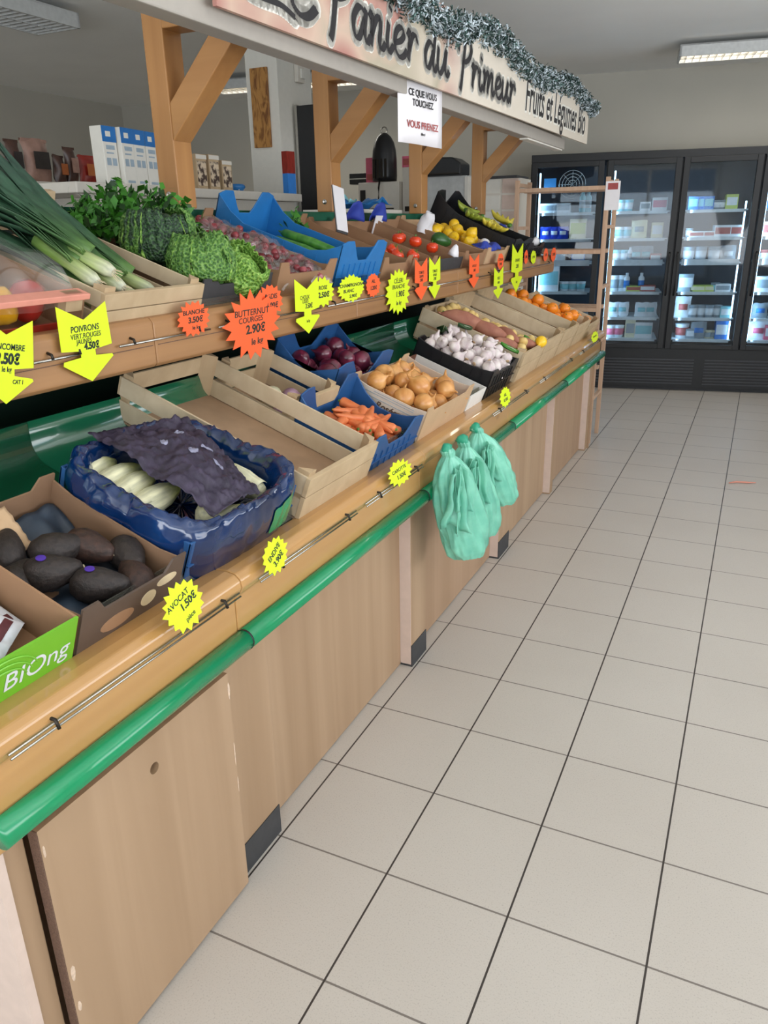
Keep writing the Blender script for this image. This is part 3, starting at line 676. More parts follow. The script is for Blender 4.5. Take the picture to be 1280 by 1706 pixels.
# milk-white cartons with blue tops
plain('carton_blue', '#2170b8', .4); plain('carton_print', '#9fb0bd', .5); plain('leaf_green', '#7cc03c', .5)
def tall_carton(M, top, lab, grp=None):
    r_ = MB().box(-.049, .049, -.04, .04, 0, .275).build('drink_carton', 'white_paint', None, bevel=.004); r_.matrix_world = M; tag(r_, lab, 'carton', grp)
    MB().box(-.0495, .0495, -.0408, -.04, .20, .274).build('coloured_top', top, r_)
    for z0, z1, x0, x1 in ((.145, .152, -.03, .02), (.09, .125, -.035, -.005), (.09, .125, .005, .035), (.01, .022, -.03, .03), (.165, .185, -.03, .03), (.225, .25, -.025, .01)):
        MB().box(x0, x1, -.0415, -.0406, z0, z1).build('print', 'carton_print' if z0 < .2 else 'white_paint', r_)
    return r_
FXm = RZ(PI/2)
t0 = tall_carton(TR(-2.13, 2.595, 1.858) @ FXm, 'carton_blue', 'leftmost white drink carton with a blue top beside the red snack bag')
for k, (y, x, s_) in enumerate(((2.70, -2.11, ''), (2.80, -2.12, ''), (2.905, -2.13, ''))):
    c_ = copy_tree(t0, TR(x, y, 1.858) @ FXm @ RZ(random.uniform(-.08, .08)), ['second', 'third', 'fourth'][k] + ' white drink carton with a blue top, counting from the red snack bag')
tall_carton(TR(-2.16, 3.01, 1.858) @ FXm @ SCL(1, 1, .92), 'leaf_green', 'white drink carton with a lime green top right against the first post')
# snack and coffee bags
def snack_bag(M, w, h, d, col, pr, lab):
    rng = random.random()*20
    mb = MB()
    def sh_(sgn): return lambda u, v: ((u-.5)*w*(1-.06*math.sin(PI*v)), sgn*d/2*math.sin(PI*u)**.6*math.sin(PI*min(1, .12+.88*v))**.7, h*v)
    mb.grid(sh_(-1), 13, 13); mb.grid(sh_(1), 13, 13); mb.jiggle(.012, 14, rng)
    r_ = mb.build('snack_bag', col, None, True); r_.matrix_world = M; tag(r_, lab, 'bag')
    md = MB(); md.grid(lambda u, v: ((u-.5)*w*.6, -d/2*1.12-.004, h*(.3+.4*v)), 5, 5); md.build('front_label', pr, r_)
    MB().box(-w*.48, w*.48, -.004, .004, h*.93, h*1.0).build('sealed_top', col, r_)
    return r_
plain('bag_brown', '#4a3026', .35, var=.35, scale=25); plain('bag_black', '#26201f', .35, var=.3, scale=25); plain('bag_red', '#8e2418', .35, var=.3, scale=20); plain('bag_pink', '#9d7a6c', .4, var=.2, scale=25); plain('bag_orange', '#b0602c', .4)
BG = [(2.46, .10, .12, 'bag_pink', 'bag_brown', 'low crumpled pinkish bag at the far left of the shelf'), (2.56, .10, .21, 'bag_brown', 'bag_black', 'dark brown twisted-top bag beside the pinkish one'),
      (2.72, .19, .225, 'bag_pink', 'bag_black', 'large flat-topped bag, pink above and black below'), (2.875, .09, .15, 'bag_brown', 'bag_orange', 'short brown box-shaped bag between the large bag and the tall thin one'),
      (2.965, .085, .20, 'bag_brown', 'bag_pink', 'thin brown bag with an open ragged top'), (3.10, .15, .165, 'bag_red', 'bag_orange', 'plump dark red snack bag beside the cartons')]
for y, w, h, c1_, c2_, lab in BG: snack_bag(TR(-2.76, y, 1.897) @ RZ(PI/2+random.uniform(-.1, .1)), w, h, .07, c1_, c2_, lab)
# brown packs to the right of the first post
two('pack_print', '#4b3a33', '#d9c4a8', (25, 25, 25), .5, (.45, .55))
for k, (y, h, lab) in enumerate(((3.345, .195, 'brown and cream printed pack standing nearest the first post'), (3.47, .20, 'middle one of three brown printed packs on the white shelf unit'), (3.60, .175, 'rightmost of three brown printed packs on the white shelf unit'))):
    r_ = MB().box(-.05, .05, -.035, .035, 0, h).build('food_pack', 'poplar_z', None, bevel=.004); r_.matrix_world = TR(-2.13, y, 1.858) @ FXm; tag(r_, lab, 'pack')
    MB().box(-.044, .04, -.0365, -.0352, .02, h*.8).build('front_print', 'pack_print', r_)
    MB().box(-.05, .05, -.037, -.0352, h*.86, h*.98).build('cream_band', 'white_laminate', r_)
r_ = MB().lathe([(.05, 0), (.075, .03), (.07, .045), (.06, .05)], 14, SCL(.9, .9, 1)).build('blue_dish', 'blue_plastic', None, True); r_.matrix_world = TR(-2.2, 3.82, 1.858); tag(r_, 'small blue dish on the white shelf unit beside the pillar', 'dish')
MB().box(-.05, .05, -.03, .03, .012, .03).build('white_card', 'paper', r_)
# red and blue box, tall black stand
r_ = MB().box(-.06, .06, -.1, .1, 0, .13).build('poster_box', 'f_blue', None); r_.matrix_world = TR(-2.04, 4.245, 1.8562) @ RZ(-.2) @ SCL(.4, .4, 1); tag(r_, 'narrow red and blue upright box beside the tall black stand', 'box')
MB().box(-.06, .06, -.1, .1, .13, .27).build('red_top', 'bag_red', r_)
bs = empty('black_stand', TR(-2.18, 4.78, 0), 'tall black upright stand behind the second timber post', 'display stand')
inv = bs.matrix_world.inverted()
MB().box(-2.27, -1.99, 4.78, 4.84, 0, 2.485, inv).build('panel', 'black_plastic', bs, bevel=.005)
MB().box(-2.285, -2.265, 4.77, 4.85, 0, 2.49, inv).build('edge_strip', 'steel', bs)
# checkout block
ck = empty('checkout_cabinet', TR(-1.8, 5.9, 0), 'tall pale checkout cabinet behind the counter between the second and fourth posts', 'cabinet')
inv = ck.matrix_world.inverted()
MB().box(-2.45, -1.64, 5.72, 6.25, 0, 1.70, inv).build('body', 'white_laminate', ck)
MB().box(-2.47, -1.62, 5.70, 6.27, 1.70, 1.73, inv).build('top', 'white_laminate', ck, bevel=.003)
def simple(name, M, bx, mat, lab, cat, bevel=.006):
    o = MB().box(*bx).build(name, mat, None, bevel=bevel); o.matrix_world = M; return tag(o, lab, cat)
wb = simple('till_printer', TR(-2.02, 5.86, 1.732), (-.24, .15, -.12, .12, 0, .26), 'white_laminate', 'pale wide till printer box under the black domed device', 'printer')
MB().box(-.2, .1, -.124, -.12, .04, .05).build('slot', 'dark_metal', wb)
MB().box(-.22, -.17, -.124, -.12, .06, .2).build('dark_side', 'black_plastic', wb)
w2 = simple('white_monitor', TR(-1.80, 5.90, 1.732), (-.065, .10, -.10, .10, 0, .37), 'white_laminate', 'upright white box unit just left of the third timber post', 'till unit')
MB().box(.101, .115, -.1, .1, 0, .36).build('grey_side', 'lamp_white', w2)
MB().box(-.04, .06, -.105, -.10, .02, .06).build('vent_slots', 'dark_metal', w2)
dm = empty('domed_lamp', TR(-2.03, 5.80, 2.0), 'black glossy domed device with a ring on top and a hanging cable', 'device')
MB().lathe([(.105, 0), (.108, .04), (.106, .17), (.10, .24), (.085, .30), (.06, .345), (.03, .372), (.0, .38)], 24).build('dome', 'black_plastic', dm, True)
MB().tube([(.028*math.cos(t), 0, .395+.028*math.sin(t)) for t in [k*PI/8 for k in range(17)]], .006, 6).build('ring', 'steel', dm, True)
MB().tube([(0.0, -.1, .02), (0.02, -.17, -.06), (0.02, -.175, -.16), (0.01, -.17, -.26)], .008, 6).build('cable', 'dark_metal', dm, True)
cp = MB()
for k in range(4): cp.box(-.06+.035*k, -.04+.035*k, -.108, -.10, .02, .17)
cp.build('grille_ribs', 'dark_metal', dm)
for (x, w, lab) in ((-2.18, .09, 'narrow pink and red sweets display left of the black domed device'), (-1.80, .19, 'pink and red sweets display on top of the white till unit')):
    z = 1.994 if x < -2 else 2.104
    o = MB().box(-w/2, w/2, -.03, .03, 0, .20 if x < -2 else .09).build('sweets_display', 'f_pink', None); o.matrix_world = TR(x, 5.86 if x < -2 else 5.9, z); tag(o, lab, 'display box')
    MB().box(-w/2+.01, w/2-.01, -.032, -.03, .02, .07).build('printed_panel', 'f_red', o)
o = simple('card_terminal', TR(-2.32, 6.0, 1.994), (-.13, .08, -.06, .06, 0, .09), 'black_plastic', 'flat black device with a grey stripe beside the second post', 'device'); MB().box(-.13, .08, -.062, -.06, .04, .048).build('grey_stripe', 'steel', o)
o = MB().grid(lambda u, v: ((u-.5)*.36, (v-.5)*.16, .03*math.sin(u*7)*math.sin(v*5)+.03), 18, 10).jiggle(.02, 18, 3).build('plastic_wrap', 'blue_plastic', None, True, solid=.002); o.matrix_world = TR(-1.18, 3.6, 1.728); 
tag(o, 'crumpled blue and turquoise plastic wrap lying behind the back rail', 'wrap')
MB().grid(lambda u, v: ((u-.5)*.14-.09, (v-.5)*.1, .03*math.sin(u*6)+.06), 10, 8).jiggle(.02, 20, 5).build('turquoise_fold', 'f_aqua', o, True, solid=.002)
bsf = empty('stock_shelf', TR(-1.2, 3.6, 0), 'low storage shelf standing right behind the counter back rail', 'shelf unit')
MB().box(-.15, .15, -.35, .35, 1.70, 1.722).build('shelf_board', 'white_laminate', bsf)
MB().box(-.13, .13, -.33, .33, 0, 1.70).build('body', 'white_laminate', bsf)
o = simple('grey_cabinet', TR(-1.38, 5.55, 0), (-.22, .20, -.05, .12, 0, 2.0), 'lamp_white', 'grey metal cabinet between the third and fourth timber posts', 'cabinet')
MB().box(.19, .215, -.055, .12, 0, 1.99).build('pale_edge', 'white_paint', o)
o = MB().prism([(-.17, 0), (.17, 0), (.17, .085), (.10, .13), (-.12, .14), (-.17, .08)], .22, axes((0, -.05, 0), (1, 0, 0), (0, 0, 1), (0, -1, 0)), -.0).build('dark_bread_box', 'black_plastic', None, bevel=.01); o.matrix_world = TR(-1.38, 5.72, 2.002); tag(o, 'dark rounded box lying on top of the grey cabinet', 'box')
MB().box(-.15, .15, -.272, -.27, .01, .02).build('seam', 'dark_metal', o)
cb = empty('drawer_tower', TR(-.9, 5.75, 0), 'white drawer tower with a dark top behind the fourth post and the bananas', 'drawer unit')
MB().box(-.24, .12, -.12, .2, 0, 1.97).build('body', 'white_laminate', cb)
MB().box(-.26, .10, -.14, .2, 1.97, 1.99).build('top', 'plinth_black', cb)
for z in (1.62, 1.74, 1.86): MB().box(-.02, .11, -.126, -.12, z+.004, z+.108).build('drawer', 'pink_edge', cb); MB().box(-.22, -.04, -.126, -.12, z+.004, z+.108).build('drawer', 'white_paint', cb)

# ------------------------------------------------------------------ crates and boxes (built at their own origin: x along the counter, y up the slope, z out)
def pw(M, poly, t, t0=0.0): return MB().prism(poly, t, M, t0)
XZ = axes((0, 0, 0), (1, 0, 0), (0, 0, 1), (0, -1, 0))      # local poly (x,z) extruded towards -y
YZ = axes((0, 0, 0), (0, 1, 0), (0, 0, 1), (1, 0, 0))       # local poly (y,z) extruded towards +x
def wood_crate(M, W, D, Hh, label, group=None, slats=2, front_h=None, mats=('poplar_x', 'poplar_y')):
    r = empty('wooden_crate', M, label, 'crate', group); t = .007; g = .014
    sh_ = (Hh-g*(slats-1)-.01)/slats; zs = [.01+i*(sh_+g) for i in range(slats)]
    for x in (0, W-t):
        mb = MB()
        for z in zs: mb.box(x, x+t, 0, D, z, z+sh_)
        mb.build('side_panel', mats[1], r, bevel=.001)
    for nm, y in (('front_panel', 0), ('back_panel', D)):
        mb = MB(); hh = front_h or Hh
        for z in zs:
            if nm == 'front_panel': mb.box(-.004, W+.004, -.014, .0, z, min(z+sh_+g*.8, Hh)); 
            else: mb.box(0, W, D, D+t, z, z+sh_)
        mb.build(nm, mats[0], r, bevel=.001)
    for x, y, sx, sy in ((t, 0, 1, 1), (W-t, 0, -1, 1), (t, D, 1, -1), (W-t, D, -1, -1)):
        mb = MB().prism([(x, y), (x+sx*.036, y), (x, y+sy*.036)], Hh+.012, None, .008); mb.build('corner_post', 'poplar_z', r)
    MB().box(0, W, 0, D, .002, .008).build('base_board', 'poplar_bottom', r)
    return r
def carton(M, W, D, Hh, label, body='cardboard', front=None, ear=.035, ew=.07, group=None, side=None, back_ear=None, inner=None):
    r = empty('cardboard_box', M, label, 'box', group); t = .005
    def eared(L, e): return [(0, 0), (L, 0), (L, Hh+e), (L-ew*.8, Hh+e), (L-ew-.01, Hh), (ew+.01, Hh), (ew*.8, Hh+e), (0, Hh+e)] if e else [(0, 0), (L, 0), (L, Hh), (0, Hh)]
    be = ear if back_ear is None else back_ear
    MB().prism(eared(W, ear), 0, XZ, -t).build('front_wall', front or body, r)
    MB().prism(eared(W, be), 0, XZ @ TR(0, 0, -D+t), -t).build('back_wall', body, r)
    for x in (0, W-t):
        MB().prism([(t, 0), (D-t, 0), (D-t, Hh+be*.4), (D-t-.06, Hh), (t+.06, Hh), (t, Hh+ear*.4)], t, YZ @ TR(0, 0, x)).build('side_wall', side or body, r)
    MB().box(t, W-t, t, D-t, 0, .004).build('base', inner or body, r)
    return r
def plastic_crate(M, W, D, Hh, label, mat='blue_plastic', lobe=.07, lw=.12, group=None, cat='crate', front_lobe=None):
    r = empty('plastic_crate', M, label, cat, group); t = .006
    fl = lobe if front_lobe is None else front_lobe
    def lob(L, e): return [(0, 0), (L, 0), (L, Hh+e*.85), (L-lw*.3, Hh+e), (L-lw*.65, Hh+e), (L-lw, Hh+e*.25), (L-lw*1.15, Hh), (lw*1.15, Hh), (lw, Hh+e*.25), (lw*.65, Hh+e), (lw*.3, Hh+e), (0, Hh+e*.85)]
    for nm, y, e in (('end_wall', 0, fl), ('end_wall', D-t, lobe)):
        w = MB().prism(lob(W, e), 0, XZ @ TR(0, 0, -y), -t).build(nm, mat, r, bevel=.0015)
        rb = MB(); q = -.004 if y == 0 else t
        for i in range(1, int(W/.045)): rb.box(i*.045-.002, i*.045+.002, y+q, y+q+.004, .01, Hh*.92)
        rb.box(0, W, y+q-.001, y+q+.005, Hh*.5, Hh*.5+.004); rb.build('ribs', mat, w)
    for x in (0, W-t):
        poly = [(0, 0), (D, 0), (D, Hh+lobe*.85), (D-lw*.5, Hh+lobe*.3), (D-lw, Hh), (lw, Hh), (lw*.5, Hh+fl*.3), (0, Hh+fl*.85)]
        w = MB().prism(poly, t, YZ @ TR(0, 0, x)).build('side_wall', mat, r, bevel=.0015)
        rb = MB(); q = -.003 if x == 0 else t
        for i in range(1, int(D/.05)): rb.box(x+q, x+q+.003, i*.05-.002, i*.05+.002, .01, Hh*.95)
        rb.build('ribs', mat, w)
    MB().box(t, W-t, t, D-t, 0, .005).build('base', mat, r)
    return r
def at(fr_, y, v, w=.008): return fr_ @ TR(y, v, w)

# ------------------------------------------------------------------ dropping produce into a crate
def pile(n, x0, x1, y0, y1, r, seed, base=0.0, tries=60):
    rnd = random.Random(seed); P = []
    for _ in range(n):
        best = None
        for _ in range(tries):
            x, y = rnd.uniform(x0+r, x1-r), rnd.uniform(y0+r, y1-r); z = base+r
            for (a, b2, c) in P:
                d2 = (a-x)**2+(b2-y)**2
                if d2 < 4*r*r: z = max(z, c+math.sqrt(4*r*r-d2))
            if best is None or z < best[2]: best = (x, y, z)
        P.append(best)
    return P
def strew(first, M, P, seed, tilt=.6, sc=(.88, 1.1), label=None):
    rnd = random.Random(seed); out = []
    for i, p in enumerate(P):
        m = M @ TR(*p) @ RZ(rnd.uniform(0, 6.28)) @ RX(rnd.uniform(-tilt, tilt)) @ RY(rnd.uniform(-tilt, tilt)) @ SCL(*(3*[rnd.uniform(*sc)]))
        o = first if i == 0 else copy_tree(first)
        o.matrix_world = m; out.append(o)
    return out

# produce materials
two('onion_skin', '#c58342', '#e0a866', (40, 40, 9), .35, (.35, .7), 4, .1, .2, c3='#efc792')
two('red_onion_skin', '#3a1020', '#7c2c44', (30, 30, 8), .28, (.3, .7), 4, .1, .3)
two('white_onion', '#d8d0b8', '#c9c39a', (20, 20, 6), .35)
two('shallot_pink', '#8a5f78', '#c4a0b2', (30, 30, 8), .4)
two('carrot', '#c9602e', '#e0834e', (20, 20, 70), .5, (.3, .7), 3, .2)
two('garlic_skin', '#c4aeb2', '#e6dbd6', (30, 30, 12), .55, (.3, .6), 4, .15)
two('potato_skin', '#d0a95c', '#e6ca86', (25, 25, 25), .6, (.3, .7), 5, .15)
two('sweet_potato_skin', '#8a5040', '#b37a62', (14, 14, 14), .7, (.3, .7), 6, .3)
two('avocado_skin', '#1c1715', '#3a2f2b', (90, 90, 90), .6, (.3, .8), 3, .5, 0)
two('avocado_skin_brown', '#261914', '#4a3026', (90, 90, 90), .6, (.3, .8), 3, .5, 0)
plain('lemon_skin', '#f2c21c', .38, var=.06, scale=90, bump=.3, coat=.2)
plain('orange_skin', '#f08a1e', .4, var=.06, scale=110, bump=.3, coat=.2)
plain('tomato_skin', '#e2431c', .18, var=.05, scale=6, coat=.5)
plain('stem_green', '#4d7a2a', .6)
two('cucumber_skin', '#2c6a24', '#5c9c3c', (30, 30, 8), .35, (.3, .7), 3, .1, .2)
plain('dark_avocado_green', '#2e5a22', .35, var=.2, scale=30, coat=.2)
two('banana_skin', '#d9c23a', '#e8d85a', (12, 12, 12), .45, (.3, .75))
plain('banana_green', '#9aa83c', .45, var=.1)
two('pepper_orange', '#d26a18', '#e28a2a', (9, 9, 9), .2, coat=.6)
two('pepper_red', '#a81f18', '#c4342a', (9, 9, 9), .2, coat=.6)
two('pepper_yellow', '#d89a1a', '#e8b83a', (9, 9, 9), .2, coat=.6)
# leek: white base to dark blue-green leaves (colour belongs to the plant)
def gradient(name, stops, axis=1, rough=.45, bump=0, stripe=None, lo=0, hi=1):
    m, nt, b = newmat(name); tc = nt.nodes.new('ShaderNodeTexCoord'); sp = nt.nodes.new('ShaderNodeSeparateXYZ'); nt.links.new(tc.outputs['Object'], sp.inputs[0])
    mr = nt.nodes.new('ShaderNodeMapRange'); mr.inputs['From Min'].default_value = lo; mr.inputs['From Max'].default_value = hi; nt.links.new(sp.outputs[axis], mr.inputs['Value'])
    r = nt.nodes.new('ShaderNodeValToRGB'); r.color_ramp.elements[0].color = hexc(stops[0][1]); r.color_ramp.elements[0].position = stops[0][0]
    r.color_ramp.elements[1].color = hexc(stops[-1][1]); r.color_ramp.elements[1].position = stops[-1][0]
    for p, c in stops[1:-1]: e = r.color_ramp.elements.new(p); e.color = hexc(c)
    nt.links.new(mr.outputs[0], r.inputs['Fac'])
    n = nt.nodes.new('ShaderNodeTexNoise'); mp = nt.nodes.new('ShaderNodeMapping'); mp.inputs['Scale'].default_value = stripe or (80, 4, 80)
    nt.links.new(tc.outputs['Object'], mp.inputs['Vector']); nt.links.new(mp.outputs['Vector'], n.inputs['Vector']); n.inputs['Scale'].default_value = 1; n.inputs['Detail'].default_value = 4
    r2 = nt.nodes.new('ShaderNodeValToRGB'); r2.color_ramp.elements[0].color = (.6, .62, .6, 1); r2.color_ramp.elements[1].color = (1.25, 1.25, 1.2, 1); r2.color_ramp.elements[0].position = .3; r2.color_ramp.elements[1].position = .7
    nt.links.new(n.outputs['Fac'], r2.inputs['Fac'])
    mx = nt.nodes.new('ShaderNodeMix'); mx.data_type = 'RGBA'; mx.blend_type = 'MULTIPLY'; mx.inputs['Factor'].default_value = 1
    nt.links.new(r.outputs['Color'], mx.inputs['A']); nt.links.new(r2.outputs['Color'], mx.inputs['B']); nt.links.new(mx.outputs['Result'], b.inputs['Base Color'])
    b.inputs['Roughness'].default_value = rough
    bp = nt.nodes.new('ShaderNodeBump'); bp.inputs['Strength'].default_value = .3; bp.inputs['Distance'].default_value = .003; nt.links.new(n.outputs['Fac'], bp.inputs['Height']); nt.links.new(bp.outputs['Normal'], b.inputs['Normal'])
    return m
gradient('leek_stalk', [(0, '#c9c8b2'), (.2, '#b4bf85'), (.5, '#7f9a4c'), (1, '#56783c')], 1, .4, lo=0, hi=.24)
gradient('leek_leaf', [(0, '#6c8f48'), (.15, '#46683c'), (.45, '#35563f'), (1, '#3a594c')], 1, .45, lo=.06, hi=.5)
gradient('chicory', [(0, '#ded8b8'), (.6, '#e6e2c2'), (1, '#cfd468')], 1, .4, lo=0, hi=.15)
two('savoy', '#27491c', '#4f7d30', (125, 125, 125), .5, (.1, .55), 3, .9, kind='voronoi', c3='#74994a')
two('savoy_dark', '#152718', '#27422a', (125, 125, 125), .5, (.1, .55), 3, .9, kind='voronoi', c3='#44663a')
two('savoy_light', '#3f6a22', '#73a03c', (115, 115, 115), .5, (.1, .55), 3, .9, kind='voronoi', c3='#9abf5c')
plain('herb_green', '#3c7c20', .5, var=.25, scale=30); plain('herb_dark', '#23441a', .5, var=.25, scale=30); plain('leaf_yellow', '#94902c', .5)
def onion_mb(r=1): return MB().lathe([(.004*r, -.036*r), (.012*r, -.036*r), (.026*r, -.030*r), (.037*r, -.014*r), (.040*r, .002*r), (.036*r, .017*r), (.024*r, .029*r), (.011*r, .036*r), (.006*r, .044*r), (.0045*r, .052*r)], 20, None, lambda t, z: 1+.018*math.sin(5*t+z*60))

# ============================================================ LOWER TIER
# --- green printed box at the near end with packets
b = carton(at(LO, -.175, 0, .01) , .29, .39, .105, 'bright green printed cardboard box at the near end of the lower tier', 'cardboard', 'lime_print', 0)
plain('film_print', '#dcdfe6', .3, var=.05); plain('packet_dark', '#5a2a30', .4, var=.3, scale=40)
fm = [c for c in b.children if c.name.startswith('front_wall')][0]
text_mesh('BIOng', .055, 'film_print', fm, XZ @ TR(.205, .045, .0008) , 'printed_mark', .1, .0002, .0)
arc = MB()
for k in range(3): arc.tube([(.13+(.06+.012*k)*math.cos(t), -.0012, .02+(.055+.012*k)*math.sin(t)) for t in [PI*.15+PI*.7*j/14 for j in range(15)]], .0016, 4)
arc.build('printed_arcs', 'leaf_green', fm)
def packet(M, lab, seed, grp):
    w, d = .15, .20
    def top(u, v, e=0):
        P = Vector((u*7, v*7, seed)); return ((u-.5)*w, (v-.5)*d, .017*(math.sin(PI*u)*math.sin(PI*v))**.4 + (.010*abs(noise.noise(P*.7))+.006*noise.noise(P*1.7))*math.sin(PI*min(.97, u+.02)) + e)
    mb = MB(); mb.grid(top, 30, 30); mb.grid(lambda u, v: ((u-.5)*w, (v-.5)*d, -.014*(math.sin(PI*u)*math.sin(PI*v))**.4), 12, 12)
    r_ = mb.build('printed_packet', 'film_print', None, True); r_.matrix_world = M; tag(r_, lab, 'packet', grp)
    def patch(u0, u1, v0, v1, name, mat): MB().grid(lambda u, v: top(u0+(u1-u0)*u, v0+(v1-v0)*v, .0012), 14, 8).build(name, mat, r_, True)
    patch(.08, .92, .08, .16, 'dark_print', 'packet_dark'); patch(.15, .5, .3, .5, 'grey_print', 'f_grey'); patch(.6, .85, .28, .62, 'dark_print', 'packet_dark'); patch(.15, .8, .72, .76, 'red_line', 'f_red'); patch(.2, .7, .80, .83, 'grey_print', 'f_grey')
    return r_
for k, (x, y, w, a, lab) in enumerate(((-.03, .14, .075, .5, 'silvery printed packet lying nearest the front in the green box'), (-.06, .27, .08, -.3, 'silvery printed packet at the back of the green box'), (-.09, .15, .045, 1.2, 'silvery printed packet lowest at the left of the green box'), (.02, .20, .05, .1, 'silvery packet with dark print against the right wall of the green box'))):
    packet(at(LO, x, y, w) @ RZ(a) @ RX(.15), lab, k+2, None)
# --- avocados
b = carton(at(LO, .125, 0, .01), .285, .375, .085, 'brown cardboard box of avocados with dark printed front', 'cardboard_dark', 'dark_print', .028, .05)
fm = [c for c in b.children if c.name.startswith('front_wall')][0]
for (cx, cz, rx, rz) in ((.185, .045, .022, .018), (.235, .068, .03, .012), (.10, .035, .045, .018)):
    MB().prism([(cx+rx*math.cos(2*PI*k/20), cz+rz*math.sin(2*PI*k/20)) for k in range(20)], .0008, XZ).build('printed_spot', 'cream_print' if cx > .15 else 'cardboard', fm)
pap = MB().grid(lambda u, v: (.135+.265*u, .015+.34*v, .02+.02*noise.noise(Vector((u*6, v*6, 1)))+.05*max(0, v-.75)*4*.6), 30, 30)
plain('tray_paper', '#2e3a48', .5, var=.2, scale=20)
o = pap.build('tray_liner', 'tray_paper', None, True, solid=.001); o.matrix_world = LO @ TR(0, 0, .004); tag(o, 'crumpled dark blue-grey liner under the avocados', 'liner')
pk = MB().grid(lambda u, v: (.14+.13*u, .27+.09*v, .035+.05*v+.012*noise.noise(Vector((u*9, v*9, 4)))), 16, 12)
o = pk.build('packing_paper', 'cardboard_light', None, True, solid=.001); o.matrix_world = LO @ TR(0, 0, .01); tag(o, 'crumpled tan packing paper at the back of the avocado box', 'paper')
def avocado(mat):
    return MB().lathe([(.003, -.052), (.016, -.050), (.030, -.038), (.037, -.018), (.035, .004), (.027, .026), (.020, .042), (.013, .052), (.004, .055)], 20).build('avocado', mat, None, True)
plain('violet_sticker', '#4a2a9a', .4)
AV = [(.205, .275, .055, 2.4, 0, 'dark avocado with a pale stem at the back left of its box'), (.275, .215, .065, 1.2, 0, 'long dark avocado lying behind the stickered one'), (.335, .185, .062, .2, 1, 'brown round avocado in the middle of the box'),
      (.375, .115, .062, -.5, 0, 'dark avocado at the right wall of the box'), (.215, .165, .066, 1.0, 0, 'avocado with a violet sticker and pale stem tip'), (.262, .085, .060, .7, 0, 'dark long avocado with a violet sticker near its base'), (.335, .055, .055, 2.7, 1, 'brownish avocado nearest the front of the box'), (.165, .20, .045, 2.0, 0, 'dark avocado against the left wall of the box')]
for k, (x, y, w, a, br, lab) in enumerate(AV):
    o = avocado('avocado_skin_brown' if br else 'avocado_skin'); o.matrix_world = at(LO, x, y, w) @ RZ(a) @ RX(PI/2-.15) @ SCL(1.02, 1.02, 1.08); tag(o, lab, 'avocado')
    MB().lathe([(.004, .054), (.0045, .057), (.002, .058)], 8).build('stem_end', 'cream_print', o)
    if k in (4, 5): MB().lathe([(.009, 0), (.009, .001), (.004, .0016)], 14, TR(0, .0385, -.016) @ RX(-PI/2)).build('sticker', 'violet_sticker', o)

# --- endives in a crate lined with blue film
two('blue_film', '#041b40', '#0a2f60', (8, 8, 8), .15, (.35, .7), 4, .6, .6, c3='#15467e')
bx0, bw, bd = .43, .455, .40
root = plastic_crate(at(LO, bx0+.012, .012, .01), bw-.024, bd-.024, .10, 'blue plastic crate under the blue film holding the chicory', 'navy_plastic', .015)
def rim(u, v):
    t = 2*PI*u; n = 4.2
    c, s = math.cos(t), math.sin(t); k = (abs(c)**n+abs(s)**n)**(-1/n)
    prof = [(1.04, -.0), (1.07, .035), (1.08, .07), (1.07, .105), (1.03, .132), (.97, .142), (.90, .135), (.84, .11), (.80, .075), (.76, .045), (.5, .03), (.02, .028)]
    f = v*(len(prof)-1); i = min(int(f), len(prof)-2); q = f-i; r_ = prof[i][0]*(1-q)+prof[i+1][0]*q; z = prof[i][1]*(1-q)+prof[i+1][1]*q
    nz = noise.noise(Vector((c*3, s*3, v*4)))*.6+noise.noise(Vector((c*9, s*9, v*9)))*.4+.35*abs(noise.noise(Vector((c*16+3, s*16, v*3))))
    z += .022*nz*(1 if .15 < v < .85 else .1)+.006*noise.noise(Vector((c*22, s*22, v*14))) + .02*math.exp(-((t-5.6)/.5)**2)*(1 if .1 < v < .7 else 0)
    return (bx0+bw/2+bw/2*k*c*r_*(1+.03*nz), bd/2+bd/2*k*s*r_*(1+.03*nz), z+.008)
o = MB().grid(rim, 150, 40, None, True).build('blue_film_liner', 'blue_film', None, True); o.matrix_world = LO @ TR(0, 0, .004); tag(o, 'glossy crumpled dark blue plastic film folded over the chicory crate', 'plastic film')
def gpf(u, v):
    p = Vector(rim(.795+.05*u, .07+.17*v+.03*u)); c = Vector((bx0+bw/2, bd/2, p.z)); d = (p-c).normalized(); return tuple(p+d*.003)
MB().grid(gpf, 16, 12).build('printed_green_leaf', 'green_bumper', o, True)
def endive(M, lab):
    mb = MB().lathe([(.006, 0), (.020, .006), (.030, .03), (.034, .065), (.030, .11), (.018, .15), (.007, .172), (.001, .18)], 18, RX(-PI/2), lambda t, z: 1+.02*math.sin(3*t+z*12))
    o = mb.build('chicory_head', 'chicory', None, True); o.matrix_world = M; tag(o, lab, 'chicory')
    MB().grid(lambda u, v: (.028*math.sin((u-.5)*1.6)*(1-.75*v**3), .01+.135*v, .031*math.cos((u-.5)*1.6)*(1-.8*v**3)), 8, 10).build('outer_leaf', 'chicory', o, True, solid=.0012)
    return o
for k, (x, y, w, a, lab) in enumerate(((.475, .345, .095, -1.35, 'pale chicory head at the very back left of the blue film'), (.485, .295, .10, -1.45, 'second chicory head from the back left of the blue film'), (.49, .245, .10, -1.4, 'third chicory head from the back, beside the purple paper'), (.50, .195, .095, -1.5, 'chicory head peeping out at the middle left of the purple paper'),
      (.655, .075, .10, -1.3, 'yellow-tipped chicory head at the front below the purple paper'), (.775, .05, .11, -.1, 'yellow-green chicory head at the front right corner of the film'), (.63, .035, .095, -1.5, 'chicory head lying frontmost against the film'))):
    endive(at(LO, x-.03 if k < 4 else x-.09*(k != 5), y, w) @ RZ(a), lab)
